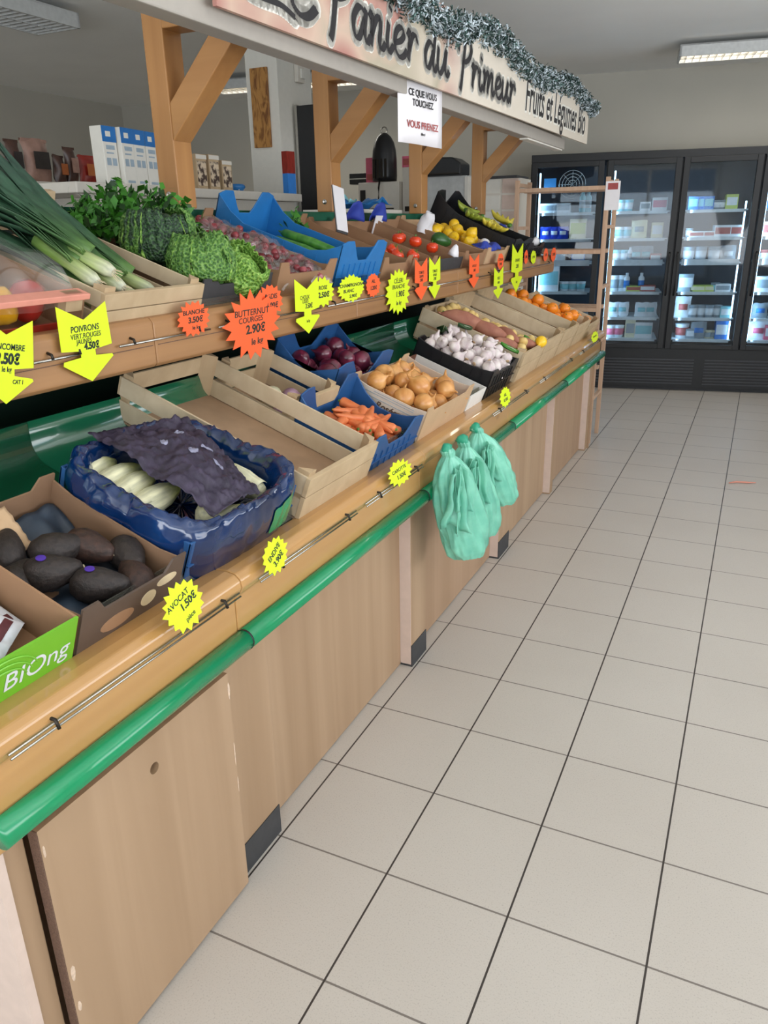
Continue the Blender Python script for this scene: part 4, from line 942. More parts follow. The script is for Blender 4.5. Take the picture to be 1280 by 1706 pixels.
# purple printed paper
two('purple_paper', '#2a2434', '#443a50', (40, 40, 40), .55, (.3, .75), 5, .5, c3='#7a7284')
plain('leaf_print', '#9494ac', .6)
def sheetfn(u, v):
    bl, br_, fr2, fl2 = Vector((.56, .43)), Vector((.85, .37)), Vector((.715, .03)), Vector((.535, .03))
    p = (fl2*(1-u)+fr2*u)*(1-v)+(bl*(1-u)+br_*u)*v
    z = .148+.035*math.sin(PI*u)*math.sin(PI*min(1, v*1.1))
    P = Vector((p.x*8, p.y*8, 3)); z += .018*noise.noise(P*1.3)+.018*abs(noise.noise(P*3))+.010*abs(noise.noise(P*7))+.005*noise.noise(P*14)
    return (p.x+.01*noise.noise(P*1.7+Vector((5, 0, 0))), p.y+.01*noise.noise(P*1.9), z)
o = MB().grid(sheetfn, 60, 60).build('wrapping_paper', 'purple_paper', None, True, solid=.0012); o.matrix_world = LO @ TR(0, 0, .004); tag(o, 'crumpled dark purple printed paper covering most of the chicory', 'paper')
for (u, v, a, s_) in ((.50, .45, .3, .9), (.66, .30, 1.2, .8), (.78, .50, -.4, .9), (.40, .68, .7, .7), (.62, .72, 2.0, .6)):
    lf = MB()
    def lfn(p, q, u=u, v=v, a=a, s_=s_):
        rr = q*.075*s_; t = 2*PI*p; dx, dy = rr*math.cos(t), rr*.6*math.sin(t); X_, Y_ = u+dx*math.cos(a)-dy*math.sin(a), v+dx*math.sin(a)+dy*math.cos(a)
        P = Vector(sheetfn(X_, Y_)); return (P.x, P.y, P.z+.0018)
    lf.grid(lfn, 18, 5, None, True).build('printed_leaf', 'leaf_print', o, True)

# --- big empty wooden crate
wood_crate(at(LO, .895, .0, .01), .405, .635, .135, 'large empty poplar crate beside the blue film', None)
# --- small wooden crate with white onion and shallots
wood_crate(at(LO, 1.31, .30, .012) , .275, .30, .125, 'smaller poplar crate behind the carrots holding shallots', None)
def shallot(mat, M, lab, s_=1):
    o = onion_mb(s_).build('onion' if 'onion' in lab else 'shallot', mat, None, True); o.matrix_world = M; tag(o, lab, 'onion' if 'onion' in lab else 'shallot')
    MB().tube([(0, 0, .045*s_), (.004, 0, .062*s_), (.010, 0, .072*s_)], [.006*s_, .004*s_, .002*s_], 6).build('dry_tip', 'onion_skin', o, True); return o
shallot('white_onion', at(LO, 1.42, .44, .055) @ RX(1.2), 'pale white onion at the back of the small poplar crate', 1.05)
shallot('shallot_pink', at(LO, 1.50, .41, .05) @ RX(.9) @ RY(.5), 'pinkish purple shallot right of the white onion', .95)
shallot('shallot_pink', at(LO, 1.455, .365, .05) @ RX(1.9) @ RY(.2), 'mauve shallot in front of the white onion', .95)
shallot('shallot_pink', at(LO, 1.38, .37, .045) @ RX(1.5), 'mauve shallot hidden low at the left of the small crate', .8)
# --- carrots in a blue crate
CR = at(LO, 1.315, .0, .01)
plastic_crate(CR, .395, .29, .075, 'small navy blue plastic crate of carrots at the front', 'navy_plastic', .09, .12, front_lobe=.055)
def carrot_obj(): 
    o = MB().lathe([(.002, -.085), (.006, -.075), (.010, -.04), (.0135, .0), (.0165, .04), (.019, .068), (.016, .076), (.006, .08)], 14, RX(-PI/2), lambda t, z: 1+.03*math.sin(z*150)).build('carrot', 'carrot', None, True)
    MB().lathe([(.006, .078), (.005, .086), (.002, .088)], 8, RX(-PI/2)).build('cut_top', 'stem_green', o); return tag(o, 'orange carrot in the pile in the small navy crate', 'carrot', 'carrots in the navy crate')
c0 = carrot_obj(); rnd = random.Random(5)
for k in range(46):
    layer = k//16; x = rnd.uniform(.10, .30); y = rnd.uniform(.09, .20)
    a = rnd.choice([rnd.uniform(-.5, .5), rnd.uniform(.9, 2.2)])
    o = c0 if k == 0 else copy_tree(c0); s_ = rnd.uniform(.85, 1.1)
    o.matrix_world = CR @ TR(x, y, .024+.026*layer+rnd.uniform(0, .012)) @ RZ(a+(PI if rnd.random() < .5 else 0)) @ RX(rnd.uniform(-.12, .12)) @ SCL(s_, s_, s_)
# --- red onions in a blue crate at the back
RC = at(LO, 1.63, .325, .014)
plastic_crate(RC, .46, .27, .10, 'navy blue plastic crate of red onions at the back of the tier', 'navy_plastic', .075, .16)
o = onion_mb(.95).build('red_onion', 'red_onion_skin', None, True); tag(o, 'dark red onion in the navy crate at the back', 'onion', 'red onions in the navy crate')
MB().tube([(0, 0, .042), (.003, 0, .056)], [.005, .002], 6).build('dry_tip', 'red_onion_skin', o, True)
strew(o, RC, pile(24, .02, .44, .02, .25, .034, 3, .006), 4, 1.5)
# --- yellow onions in a cardboard box
OB = at(LO, 1.745, .0, .01)
two('onion_box_print', '#cdb9a6', '#d6c4b2', (6, 6, 6), .7)
ob = carton(OB, .50, .315, .115, 'tan cardboard box full of yellow onions with printed side', 'cardboard_light', 'cardboard_light', .022, .06, side='onion_box_print')
sw = [c for c in ob.children if c.name.startswith('side_wall')][0]
sd = YZ @ TR(0, 0, -.0008) @ SCL(-1, 1, 1)
for z in (.098, .106, .083): MB().box(-.0012, 0, .05, .22 if z > .1 else .28, z, z+.0022).build('printed_line', 'f_grey', sw)
MB().prism([(.10+.028*math.cos(2*PI*k/18), .045+.028*math.sin(2*PI*k/18)) for k in range(18)], .0012, YZ @ TR(0, 0, -.0012)).build('printed_seal', 'cardboard', sw)
text_mesh('Rosée', .036, 'chipboard', sw, axes((-.0014, .155, .065), (0, -1, 0), (0, 0, 1), (-1, 0, 0)), 'printed_mark', .25, .0002, .001)
o = onion_mb(1.0).build('yellow_onion', 'onion_skin', None, True); tag(o, 'golden yellow onion in the pile in the tan box', 'onion', 'yellow onions in the tan box')
MB().tube([(0, 0, .043), (.003, 0, .056), (.006, 0, .064)], [.0055, .004, .002], 6).build('dry_tip', 'onion_skin', o, True)
strew(o, OB, pile(30, .03, .48, .01, .31, .038, 8, .006), 9, 1.2)
# --- white-edged tray box between onions and garlic
plain('inner_brown', '#6b3f2c', .8)
carton(at(LO, 2.262, .0, .01), .215, .36, .075, 'shallow white-edged cardboard tray between the onions and the garlic', 'inner_brown', 'cardboard_white', .0, side='cardboard_white')
# --- garlic in a black crate
GC = at(LO, 2.50, .0, .012)
plastic_crate(GC, .40, .385, .125, 'black plastic crate heaped with white garlic', 'black_plastic', .02, .1)
def garlic_mb(): return MB().lathe([(.003, -.024), (.014, -.022), (.026, -.010), (.028, .002), (.022, .014), (.010, .022), (.005, .034), (.0035, .044)], 20, None, lambda t, z: 1+.075*abs(math.cos(3.5*t))-.03)
o = garlic_mb().build('garlic_bulb', 'garlic_skin', None, True); tag(o, 'white and mauve garlic bulb heaped in the black crate', 'garlic', 'garlic bulbs in the black crate')
MB().lathe([(.002, -.027), (.009, -.0265), (.010, -.023)], 10).build('root_end', 'cardboard_light', o)
P = pile(92, .005, .395, .005, .375, .0265, 12, .04)
strew(o, GC, P, 13, 1.2)
# --- big poplar crate with sweet potatoes and potatoes
PC = at(LO, 2.945, .0, .010)
wood_crate(PC, .40, .56, .165, 'poplar crate of sweet potatoes and small yellow potatoes', None)
o = MB().lathe([(.002, -.09), (.014, -.078), (.028, -.045), (.034, 0), (.030, .045), (.016, .082), (.003, .10)], 16, RX(-PI/2)).jiggle(.006, 18, 2).build('sweet_potato', 'sweet_potato_skin', None, True)
tag(o, 'reddish brown sweet potato lying nearest the back left of the potato crate', 'sweet potato')
MB().tube([(0, .098, 0), (.003, .112, .002)], [.004, .0015], 6).build('root_tip', 'sweet_potato_skin', o, True)
SPL = [(.10, .36, .165, .5, 1.35, None), (.13, .23, .165, .2, 1.1, 'sweet potato in the middle of the left side of the potato crate'), (.20, .15, .165, -.5, .95, 'dark thin sweet potato lying toward the front of the potato crate'), (.27, .06, .15, .6, .8, 'small sweet potato at the front edge of the potato crate'), (.10, .12, .14, .9, 1.0, 'sweet potato nearest the garlic crate')]
for k, (x, y, w, a, s_, lab) in enumerate(SPL):
    q = o if k == 0 else copy_tree(o, None, lab); q.matrix_world = PC @ TR(x, y, w) @ RZ(a) @ SCL(s_, s_, s_)
o = MB().lathe([(.003, -.028), (.014, -.025), (.022, -.010), (.023, .006), (.017, .022), (.005, .030)], 14, RX(-PI/2)).jiggle(.003, 30, 6).build('potato', 'potato_skin', None, True); tag(o, 'small yellow potato in the heap in the poplar crate', 'potato', 'yellow potatoes in the poplar crate')
P = pile(78, .13, .395, .02, .54, .0235, 21, .085); strew(o, PC, P, 22, 1.2)
# a pale packing board carrying the potatoes
o = MB().box(.012, .388, .008, .552, .012, .085).build('packing_board', 'cardboard_light', None); o.matrix_world = PC; tag(o, 'cardboard packing under the potatoes', 'packing')
def leaf_obj(M, lab, mat='herb_dark', s_=1):
    o = MB().grid(lambda u, v: ((u-.5)*.07*math.sin(PI*min(.98, v+.03))**.7*s_, (v-.5)*.14*s_, .012*math.sin(u*9)*s_+.02*v*v*s_), 9, 11).build('green_leaf', mat, None, True, solid=.001); o.matrix_world = M; tag(o, lab, 'leaf')
    MB().tube([(0, -.075*s_, 0), (0, -.02*s_, .010), (0, .05*s_, .012)], .0018, 5).build('leaf_rib', 'leek_stalk', o, True); return o
leaf_obj(PC @ TR(.12, .46, .15) @ RZ(1.2), 'green leaf at the back left corner of the potato crate', 'herb_green', .8)
leaf_obj(PC @ TR(.34, .05, .15) @ RZ(.2), 'green leaf at the front right of the potato crate', 'herb_green', .7)
leaf_obj(GC @ TR(.20, .35, .155) @ RZ(1.9) @ RX(.3), 'dark green leaf lying on the back of the garlic', 'herb_dark', .9)
leaf_obj(GC @ TR(.36, .30, .175) @ RZ(1.2), 'dark green leaf between the garlic and the sweet potatoes', 'herb_dark', .8)
leaf_obj(GC @ TR(.385, .06, .165) @ RZ(.4), 'bright leaf at the front corner between garlic and potatoes', 'herb_green', .7)
# --- lemon on the crate edge
def citrus(name, mat, M, lab, cat, r=.033, grp=None):
    k = 1 if name != 'lemon' else 1.0
    pr = [(.002, -1.0), (.3, -.95), (.72, -.7), (.97, -.25), (1.0, .05), (.9, .45), (.6, .82), (.25, .98), (.05, 1.02)] if name != 'lemon' else [(.05, -1.22), (.18, -1.12), (.5, -.86), (.85, -.5), (1, 0), (.85, .5), (.5, .86), (.2, 1.1), (.08, 1.2), (.02, 1.25)]
    o = MB().lathe([(a*r, b2*r) for a, b2 in pr], 20).build(name, mat, None, True); 
    if M is not None: o.matrix_world = M
    tag(o, lab, cat, grp); MB().lathe([(.1*r, 1.0*r), (.09*r, 1.06*r), (.02*r, 1.07*r)], 8, TR(0, 0, .16*r if name == 'lemon' else 0)).build('stem_button', 'stem_green', o); return o
citrus('lemon', 'lemon_skin', at(LO, 3.255, -.002, .19) @ RY(1.2), 'single bright lemon resting on the front edge of the potato crate', 'lemon', .031)
# --- empty crates further along
wood_crate(at(LO, 3.37, .0, .012), .385, .60, .165, 'empty poplar crate next to the potato crate', None)
wood_crate(at(LO, 3.79, .0, .012), .385, .60, .165, 'second empty poplar crate, left of the oranges', None)
OC = at(LO, 4.22, .0, .012)
wood_crate(OC, .385, .60, .145, 'poplar crate with a row of oranges at the far end', None)
o = citrus('orange', 'orange_skin', None, 'orange heaped in the last but one poplar crate', 'orange', .038, 'oranges in the far poplar crate')
strew(o, OC, pile(26, .01, .37, .05, .55, .038, 31, .07), 32, 1.0, (.95, 1.05))
o = MB().box(.01, .375, .01, .59, .012, .075).build('packing_board', 'cardboard_light', None); o.matrix_world = OC; tag(o, 'cardboard packing under the oranges', 'packing')
FC = at(LO, 4.64, .0, .012)
wood_crate(FC, .385, .50, .10, 'last shallow poplar crate at the far end of the lower tier', None)
o = citrus('orange', 'orange_skin', None, 'orange in the last shallow crate at the far end', 'orange', .034, 'small oranges in the last crate')
strew(o, FC, pile(12, .03, .36, .02, .28, .034, 33, .035), 34, 1.0, (.95, 1.05))

# ============================================================ UPPER TIER
# --- peppers in a pink-edged box with film
pb = carton(at(UP, .24, .0, .0), .41, .575, .105, 'pink-edged cardboard box of bell peppers at the near end', 'cardboard', 'bag_red', 0)
fw = [c for c in pb.children if c.name.startswith('front_wall')][0]
fw.data = MB().box(0, .41, 0, .005, 0, .045).mesh('front_wall', 'bag_red')
MB().box(.0, .41, -.012, .028, .098, .112).build('pink_lid_edge', 'pink_card', pb, bevel=.002)
wc = MB().box(.345, .395, -.004, .02, .07, .112).build('wooden_corner', 'poplar_z', pb)
def pepper(mat, M, lab):
    mb = MB().lathe([(.006, -.045), (.022, -.047), (.035, -.034), (.040, -.01), (.042, .015), (.038, .034), (.024, .043), (.008, .036)], 28, None, lambda t, z: 1+.10*abs(math.cos(1.5*t))-.05)
    o = mb.build('bell_pepper', mat, None, True); o.matrix_world = M; tag(o, lab, 'bell pepper')
    MB().tube([(0, 0, .034), (.002, 0, .05), (.008, 0, .066)], [.006, .005, .006], 8).build('stalk', 'stem_green', o, True)
for x, y, w, m_, a, lab in ((.30, .12, .06, 'pepper_red', .3, 'red bell pepper front left in the pink-edged box'), (.385, .10, .06, 'pepper_orange', 1.4, 'orange bell pepper front centre in the pink-edged box'), (.475, .09, .06, 'pepper_yellow', .9, 'yellow bell pepper front centre right of the box'), (.57, .10, .06, 'pepper_red', 2.2, 'red bell pepper front right in the pink-edged box'),
      (.31, .23, .085, 'pepper_orange', 1.0, 'orange bell pepper in the second row, left'), (.41, .22, .09, 'pepper_orange', 2.6, 'orange bell pepper in the second row, centre'), (.52, .215, .075, 'pepper_red', .2, 'red bell pepper in the second row, right'), (.33, .34, .08, 'pepper_orange', .2, 'orange bell pepper in the third row, left'), (.44, .33, .08, 'pepper_yellow', .8, 'yellow bell pepper in the third row, centre'), (.55, .33, .07, 'pepper_red', 1.9, 'red bell pepper in the third row, right')):
    pepper(m_, at(UP, x, y, w) @ RZ(a) @ RX(1.2), lab)
o = MB().grid(lambda u, v: (.25+.39*u, .01+.44*v, .135+.008*math.sin(u*21)*math.sin(v*9)+.025*math.sin(PI*v)-.06*max(0, .15-v)/.15), 40, 30).jiggle(.006, 18, 8).build('clear_film', 'film', None, True); o.matrix_world = UP; tag(o, 'wrinkled clear plastic film stretched over the bell peppers', 'film')
# --- leeks
lc = wood_crate(at(UP, .70, .0, .0), .375, .575, .105, 'poplar crate of leeks on the upper tier', None)
MB().box(.30, .366, .545, .57, .01, .185).build('corner_block', 'poplar_z', lc, bevel=.002)
def leek(M, lab, seed, s_=1.0):
    rn = random.Random(seed)
    st = MB().tube([(0, 0, 0), (.0, .02, 0), (.002, .08, .002), (.0, .15, .004), (0, .20, .006)], [.012, .019, .018, .019, .022], 14)
    o = st.build('leek', 'leek_stalk', None, True); o.matrix_world = M @ SCL(s_, s_, s_); tag(o, lab, 'leek')
    rt = MB()
    for k in range(10):
        a = 2*PI*k/10; rt.tube([(.008*math.cos(a), 0, .008*math.sin(a)), (.014*math.cos(a), -.018, .014*math.sin(a)-.003)], .0008, 4)
    rt.build('root_hairs', 'cream_print', o)
    for k in range(9):
        side = (k-4)/4; L = rn.uniform(.42, .60); w0 = rn.uniform(.021, .031); z0 = rn.uniform(-.01, .02); cv = rn.uniform(-.05, .16); fan_ = side*rn.uniform(.10, .17)
        def lf(u, v, side=side, L=L, w0=w0, z0=z0, cv=cv, fan_=fan_):
            y = .08+L*v; x = .008*side+fan_*v**1.4+(u-.5)*2*w0*(1-v**3*.9); z = .006+z0*v+.10*v-cv*v*v*1.2+.012*abs(u-.5)*2*(1-v)+.012*abs(u-.5)*2
            return (x, y, z)
        MB().grid(lf, 5, 16).jiggle(.004, 12, seed+k).build('leaf', 'leek_leaf', o, True, solid=.0015)
    return o
LK = [(.745, .03, .055, .12, 'leek lying lowest along the left wall of its crate'), (.80, .025, .10, .10, 'leek with a white base ending at the left front corner of the crate'), (.87, .03, .06, .16, 'thin green-based leek in the middle of the crate'), (.78, .045, .135, .20, 'topmost leek, its dark leaves fanned widest'), (.96, .06, .065, .30, 'rightmost leek, pale green stalk lying alone at the right'), (.735, .05, .11, .02, 'leek fanned to the left above the pepper box')]
for k, (x, y, w, a, lab) in enumerate(LK): leek(at(UP, x, y, w) @ RZ(a) @ RX(.10+.03*(k % 3)), lab, 40+k, 1.0)
# --- savoy cabbages and celery
cbx = carton(at(UP, 1.115, .015, .0), .36, .56, .085, 'brown cardboard box of savoy cabbages with a dark front edge', 'cardboard_dark', 'plinth_black', .02)
def cabbage(M, lab, mat, seed, r=.105):
    mb = MB()
    mb.grid(lambda u, v: (r*.9*math.sin(PI*v)*math.cos(2*PI*u), r*.9*math.sin(PI*v)*math.sin(2*PI*u), -r*.78*math.cos(PI*v)), 40, 24, None, True)
    mb.jiggle(.008, 26, seed); o = mb.build('savoy_cabbage', mat, None, True); o.matrix_world = M; tag(o, lab, 'cabbage')
    rn = random.Random(seed)
    for k in range(7):
        a0 = 2*PI*k/7+rn.uniform(-.2, .2); tilt = rn.uniform(.2, .9); w = rn.uniform(.8, 1.1); fl = rn.uniform(.01, .04)
        def lf(u, v):
            th = (u-.5)*w*1.5; ph = -.5+v*(1.25+tilt*.4); R_ = r*(1.02+.03*k/7)+fl*max(0, v-.6)**1.2*2.2+.006*math.sin(u*31)*v
            x = R_*math.cos(ph)*math.cos(a0+th); y = R_*math.cos(ph)*math.sin(a0+th); z = R_*.86*math.sin(ph); return (x, y, z)
        lb = MB().grid(lf, 22, 22); lb.jiggle(.008, 24, seed+k); lb.jiggle(.0035, 110, seed+k+9)
        lo = lb.build('outer_leaf', mat if k % 3 else ('savoy' if mat != 'savoy_light' else 'savoy_light'), o, True, solid=.0015)
        MB().tube([tuple(Vector(lf(.5, v))*1.02) for v in (.0, .2, .4, .6, .8, .95)], [.006, .005, .004, .003, .002, .001], 6).build('leaf_rib', 'savoy_light', lo, True)
    return o
cabbage(at(UP, 1.215, .27, .12) @ RX(-.3), 'dark green savoy cabbage at the left of its box', 'savoy_dark', 5, .11)
cabbage(at(UP, 1.205, .10, .115) @ RX(-.3) @ RZ(1), 'bright green crinkled savoy cabbage at the front', 'savoy', 11, .098)
cabbage(at(UP, 1.335, .05, .10) @ RX(.5) @ RZ(2), 'light green savoy cabbage at the front right next to the red bags', 'savoy_light', 17, .075)
cabbage(at(UP, 1.385, .33, .09) @ RX(.2), 'very dark savoy cabbage behind, at the right of the box', 'savoy_dark', 23, .082)
def herb(M, lab, seed, n=42, mat='herb_green', h=.2):
    rn = random.Random(seed); o = None; st = MB(); lv = MB(); lv2 = MB()
    for k in range(n):
        a = rn.uniform(0, 6.28); t = rn.uniform(.1, .75); L = rn.uniform(.6, 1)*h; d = Vector((math.sin(t)*math.cos(a), math.sin(t)*math.sin(a), math.cos(t)))
        st.tube([(0, 0, 0), tuple(d*L*.5+Vector((0, 0, .02))), tuple(d*L)], [.004, .003, .0015], 5)
        for q in range(9):
            c = d*L*rn.uniform(.65, 1.02)+Vector([rn.uniform(-.03, .03) for _ in range(3)]); A = Vector([rn.uniform(-1, 1) for _ in range(3)]).normalized(); B = A.cross(Vector([rn.uniform(-1, 1) for _ in range(3)])).normalized(); s_ = rn.uniform(.010, .026)
            tgt = lv if rn.random() < .75 else lv2
            tgt.add([c-A*s_, c-A*s_*.2+B*s_*.55, c+A*s_*.15+B*s_*.35, c+A*s_, c+A*s_*.15-B*s_*.35, c-A*s_*.2-B*s_*.55], [(0, 1, 2, 3, 4, 5)])
    o = st.build('herb_bunch', 'herb_green', None, True); o.matrix_world = M; tag(o, lab, 'herbs')
    lv.build('leaves', mat, o); lv2.build('dark_leaves', 'herb_dark', o); return o
herb(at(UP, 1.17, .50, .03) @ RX(.15), 'bright curly parsley bunch at the back left behind the dark cabbage', 51, 36, 'herb_green', .16)
herb(at(UP, 1.30, .50, .03) @ RX(.1), 'tall celery leaf bunch standing up behind the cabbages', 52, 30, 'herb_green', .21)
herb(at(UP, 1.43, .44, .06) @ RX(.2), 'leafy bunch at the back right of the cabbage box', 53, 30, 'herb_green', .17)
# --- red vegetables in clear bags
carton(at(UP, 1.49, .0, .0), .385, .575, .10, 'brown cardboard box of red vegetables in clear bags', 'cardboard', None, .04, .06)
two('radish_red', '#5c181e', '#9a3c44', (30, 30, 30), .35, (.35, .65), 2, c3='#c08a88')
def clear_bag(M, lab, seed, s_=1):
    rn = random.Random(seed); mb = MB()
    mb.grid(lambda u, v: ((u-.5)*.20*s_, (v-.5)*.22*s_, .055*s_*(math.sin(PI*u)*math.sin(PI*v))**.45), 22, 22); mb.grid(lambda u, v: ((u-.5)*.20*s_, (v-.5)*.22*s_, -.02*s_*(math.sin(PI*u)*math.sin(PI*v))**.4), 16, 16); mb.jiggle(.014, 30, seed)
    o = mb.build('clear_bag', 'film', None, True); o.matrix_world = M; tag(o, lab, 'bag')
    inn = MB()
    for k in range(26):
        x, y = rn.uniform(-.08, .08)*s_, rn.uniform(-.09, .09)*s_; r_ = rn.uniform(.012, .017)
        inn.lathe([(r_*.2, -r_), (r_*.8, -r_*.6), (r_, 0), (r_*.8, r_*.6), (r_*.15, r_*1.05)], 9, TR(x, y, .012+rn.uniform(0, .022)) @ RX(rn.uniform(-1, 1)))
    inn.build('radishes', 'radish_red', o, True)['kind'] = 'stuff'
    return o
for k, (x, y, w, a, lab) in enumerate(((1.58, .46, .07, .1, 'clear bag of red radishes at the back left of the box'), (1.77, .45, .08, .5, 'clear bag of radishes at the back right, catching the light'), (1.60, .28, .075, -.3, 'clear bag of radishes in the middle left of the box'), (1.77, .26, .085, .4, 'clear bag of radishes in the middle right of the box'), (1.60, .11, .06, .2, 'clear bag of radishes at the front left of the box'), (1.77, .09, .065, -.2, 'glossy clear bag of radishes at the front right corner'))):
    clear_bag(at(UP, x, y, w) @ RZ(a) @ RX(.1), lab, 60+k, .95)
# --- big blue plastic crate
plastic_crate(at(UP, 1.895, .0, .0), .385, .575, .125, 'large bright blue plastic crate on the upper tier', 'blue_plastic', .085, .135, front_lobe=.075)
def cuke(M, lab, mat='cucumber_skin', L=.3, grp=None):
    o = MB().tube([(0, 0, 0), (0, .02, .002), (0, L*.5, .006), (0, L-.02, .002), (0, L, 0)], [.006, .018, .020, .018, .006], 16).build('cucumber', mat, None, True); o.matrix_world = M; tag(o, lab, 'cucumber', grp)
    MB().tube([(0, L, 0), (.003, L+.012, .002)], [.004, .003], 6).build('stalk_end', 'stem_green', o); return o
for k, (x, y, w, a, lab) in enumerate(((2.12, .14, .05, -.25, 'long cucumber nearest the left in the blue crate'), (2.165, .13, .065, -.3, 'long cucumber in the middle of the blue crate'), (2.20, .12, .095, -.28, 'topmost bright cucumber in the blue crate'), (2.07, .11, .045, -.1, 'pale-tipped cucumber at the left in the blue crate'))):
    cuke(at(UP, x-.03, y, w) @ RZ(-a*.3), lab)
# --- narrow box with salad leaves
carton(at(UP, 2.30, .0, .0), .30, .575, .095, 'narrow tan cardboard box right of the blue crate', 'cardboard', None, .03, .05)
herb(at(UP, 2.35, .50, .02) @ RX(.1), 'small green sprig at the back of the narrow tan box', 55, 12, 'herb_green', .14)
for k, (x, y, lab) in enumerate(((2.36, .10, 'green cucumber at the front left in the narrow tan box'), (2.42, .06, 'green cucumber in the middle of the narrow tan box'), (2.49, .05, 'green cucumber at the right in the narrow tan box'))): cuke(at(UP, x, y, .035) @ RZ(.05*k), lab, 'cucumber_skin', .28)
pn = MB().box(-.05, .05, 0, .004, 0, .20).build('white_sign_card', 'paper', None); pn.matrix_world = at(UP, 2.66, .40, .10) @ RX(-.5) @ RY(.15); tag(pn, 'white card standing up between the tan boxes', 'card')
MB().box(-.052, .052, .004, .008, -.01, .20).build('dark_backing', 'plinth_black', pn)
# --- tomatoes
def tomato(M, lab, grp=None):
    o = MB().lathe([(.004, -.024), (.016, -.025), (.029, -.014), (.032, .002), (.028, .017), (.016, .025), (.005, .021)], 20, None, lambda t, z: 1+.03*math.cos(5*t)).build('tomato', 'tomato_skin', None, True); o.matrix_world = M; tag(o, lab, 'tomato', grp)
    s_ = MB()
    for k in range(5):
        a = 2*PI*k/5; s_.add([(0, 0, .0255), (.010*math.cos(a-.3), .010*math.sin(a-.3), .026), (.022*math.cos(a), .022*math.sin(a), .024), (.010*math.cos(a+.3), .010*math.sin(a+.3), .026)], [(0, 1, 2, 3)])
    s_.tube([(0, 0, .022), (.002, 0, .036)], .0025, 5); s_.build('calyx', 'stem_green', o); return o
carton(at(UP, 2.62, .0, .0), .30, .575, .09, 'deep brown cardboard box with a few tomatoes at the front', 'cardboard', None, .02, .05, inner='cardboard')
for x, y, w, lab in ((2.73, .13, .045, 'frontmost tomato in the first tomato box'), (2.78, .18, .05, 'second tomato in the first tomato box'), (2.85, .10, .05, 'tomato at the right front in the first tomato box'), (2.70, .20, .035, 'tomato at the left in the first tomato box')): tomato(at(UP, x, y, w+.03) @ RX(.4), lab)
carton(at(UP, 2.94, .0, .0), .36, .575, .09, 'second brown tomato box with a dark torn front edge', 'cardboard', 'plinth_black', .0, .05)
for x, y, w, lab in ((3.12, .30, .06, 'orange-red tomato furthest back in the second tomato box'), (3.19, .32, .055, 'tomato next to the furthest one in the second box'), (3.16, .22, .07, 'tomato in the middle of the second tomato box'), (3.22, .24, .06, 'tomato right of the middle one in the second box'), (3.24, .15, .06, 'tomato nearest the front in the second tomato box')): tomato(at(UP, x-.03, y, w+.03) @ RX(-.3), lab)
wr = MB().lathe([(.03, 0), (.025, .02), (.012, .045), (.002, .05)], 12).jiggle(.012, 30, 4).build('paper_wad', 'paper', None, True); wr.matrix_world = at(UP, 3.22, .03, .09); tag(wr, 'small white paper wad at the front of the second tomato box', 'paper')
# blue-and-white flaps behind
for x, lab in ((3.05, 'blue folded paper flap at the back of the first tomato box'), (3.33, 'blue folded paper flap with a white lower half')):
    o = MB().grid(lambda u, v: ((u-.5)*.17, .02*math.sin(u*5)*(1-v), .10*v*(1-.5*(2*u-1)**2)), 12, 6).jiggle(.01, 18, 2).build('blue_flap', 'blue_paper', None, True, solid=.0012); o.matrix_world = at(UP, x, .55, .10); tag(o, lab, 'paper flap')
    if x > 3.2: MB().box(-.05, .05, -.012, -.008, -.07, .03).build('white_half', 'paper', o)
# --- avocado and lemons box
carton(at(UP, 3.32, .0, .0), .36, .575, .10, 'brown cardboard box with one green avocado', 'cardboard', None, .02, .05)
o = MB().lathe([(.003, -.052), (.016, -.050), (.030, -.038), (.037, -.018), (.035, .004), (.027, .026), (.020, .042), (.013, .052), (.004, .055)], 20).build('green_avocado', 'dark_avocado_green', None, True); o.matrix_world = at(UP, 3.56, .24, .09) @ RZ(.8) @ RX(PI/2) @ SCL(1.15, 1.15, 1.15); tag(o, 'dark green shiny avocado lying alone in its box', 'avocado')
MB().lathe([(.004, .054), (.0045, .057), (.002, .058)], 8).build('stem_end', 'cream_print', o)
LB = at(UP, 3.70, .0, .0)
carton(LB, .42, .575, .10, 'tan cardboard box of lemons left of the banana crate', 'cardboard_light', None, .025, .06)
o = citrus('lemon', 'lemon_skin', None, 'bright yellow lemon in the tan box on the upper tier', 'lemon', .033, 'lemons in the tan box')
strew(o, LB, pile(13, .08, .38, .14, .46, .035, 71, .06), 72, 1.4, (.95, 1.1))
o = MB().box(.01, .41, .01, .565, .006, .06).build('packing_board', 'cardboard_light', None); o.matrix_world = LB; tag(o, 'cardboard packing under the lemons', 'packing')
for x, y, s_, mt, lab in ((.10, .06, 1, 'blue_paper', 'crumpled blue paper at the front left of the lemon box'), (.26, .05, .8, 'blue_paper', 'crumpled blue paper at the front right of the lemon box'), (.30, .12, .7, 'paper', 'crumpled white tissue in front of the lemons')):
    o = MB().grid(lambda u, v: ((u-.5)*.16*s_, (v-.5)*.1*s_, .03*math.sin(PI*u)*math.sin(PI*v)), 14, 10).jiggle(.022, 22, 5+x*10).build('crumpled_paper', mt, None, True, solid=.001); o.matrix_world = LB @ TR(x, y, .10); tag(o, lab, 'paper')
gb = MB().grid(lambda u, v: (.06*math.cos(2*PI*u)*(1-v*.45), .05*math.sin(2*PI*u)*(1-v*.45), .11*v), 18, 8, None, True).jiggle(.02, 20, 4).build('white_plastic_bag', 'paper', None, True); gb.matrix_world = LB @ TR(.02, .42, .08); tag(gb, 'crumpled whitish plastic bag standing at the back of the lemon box', 'bag')
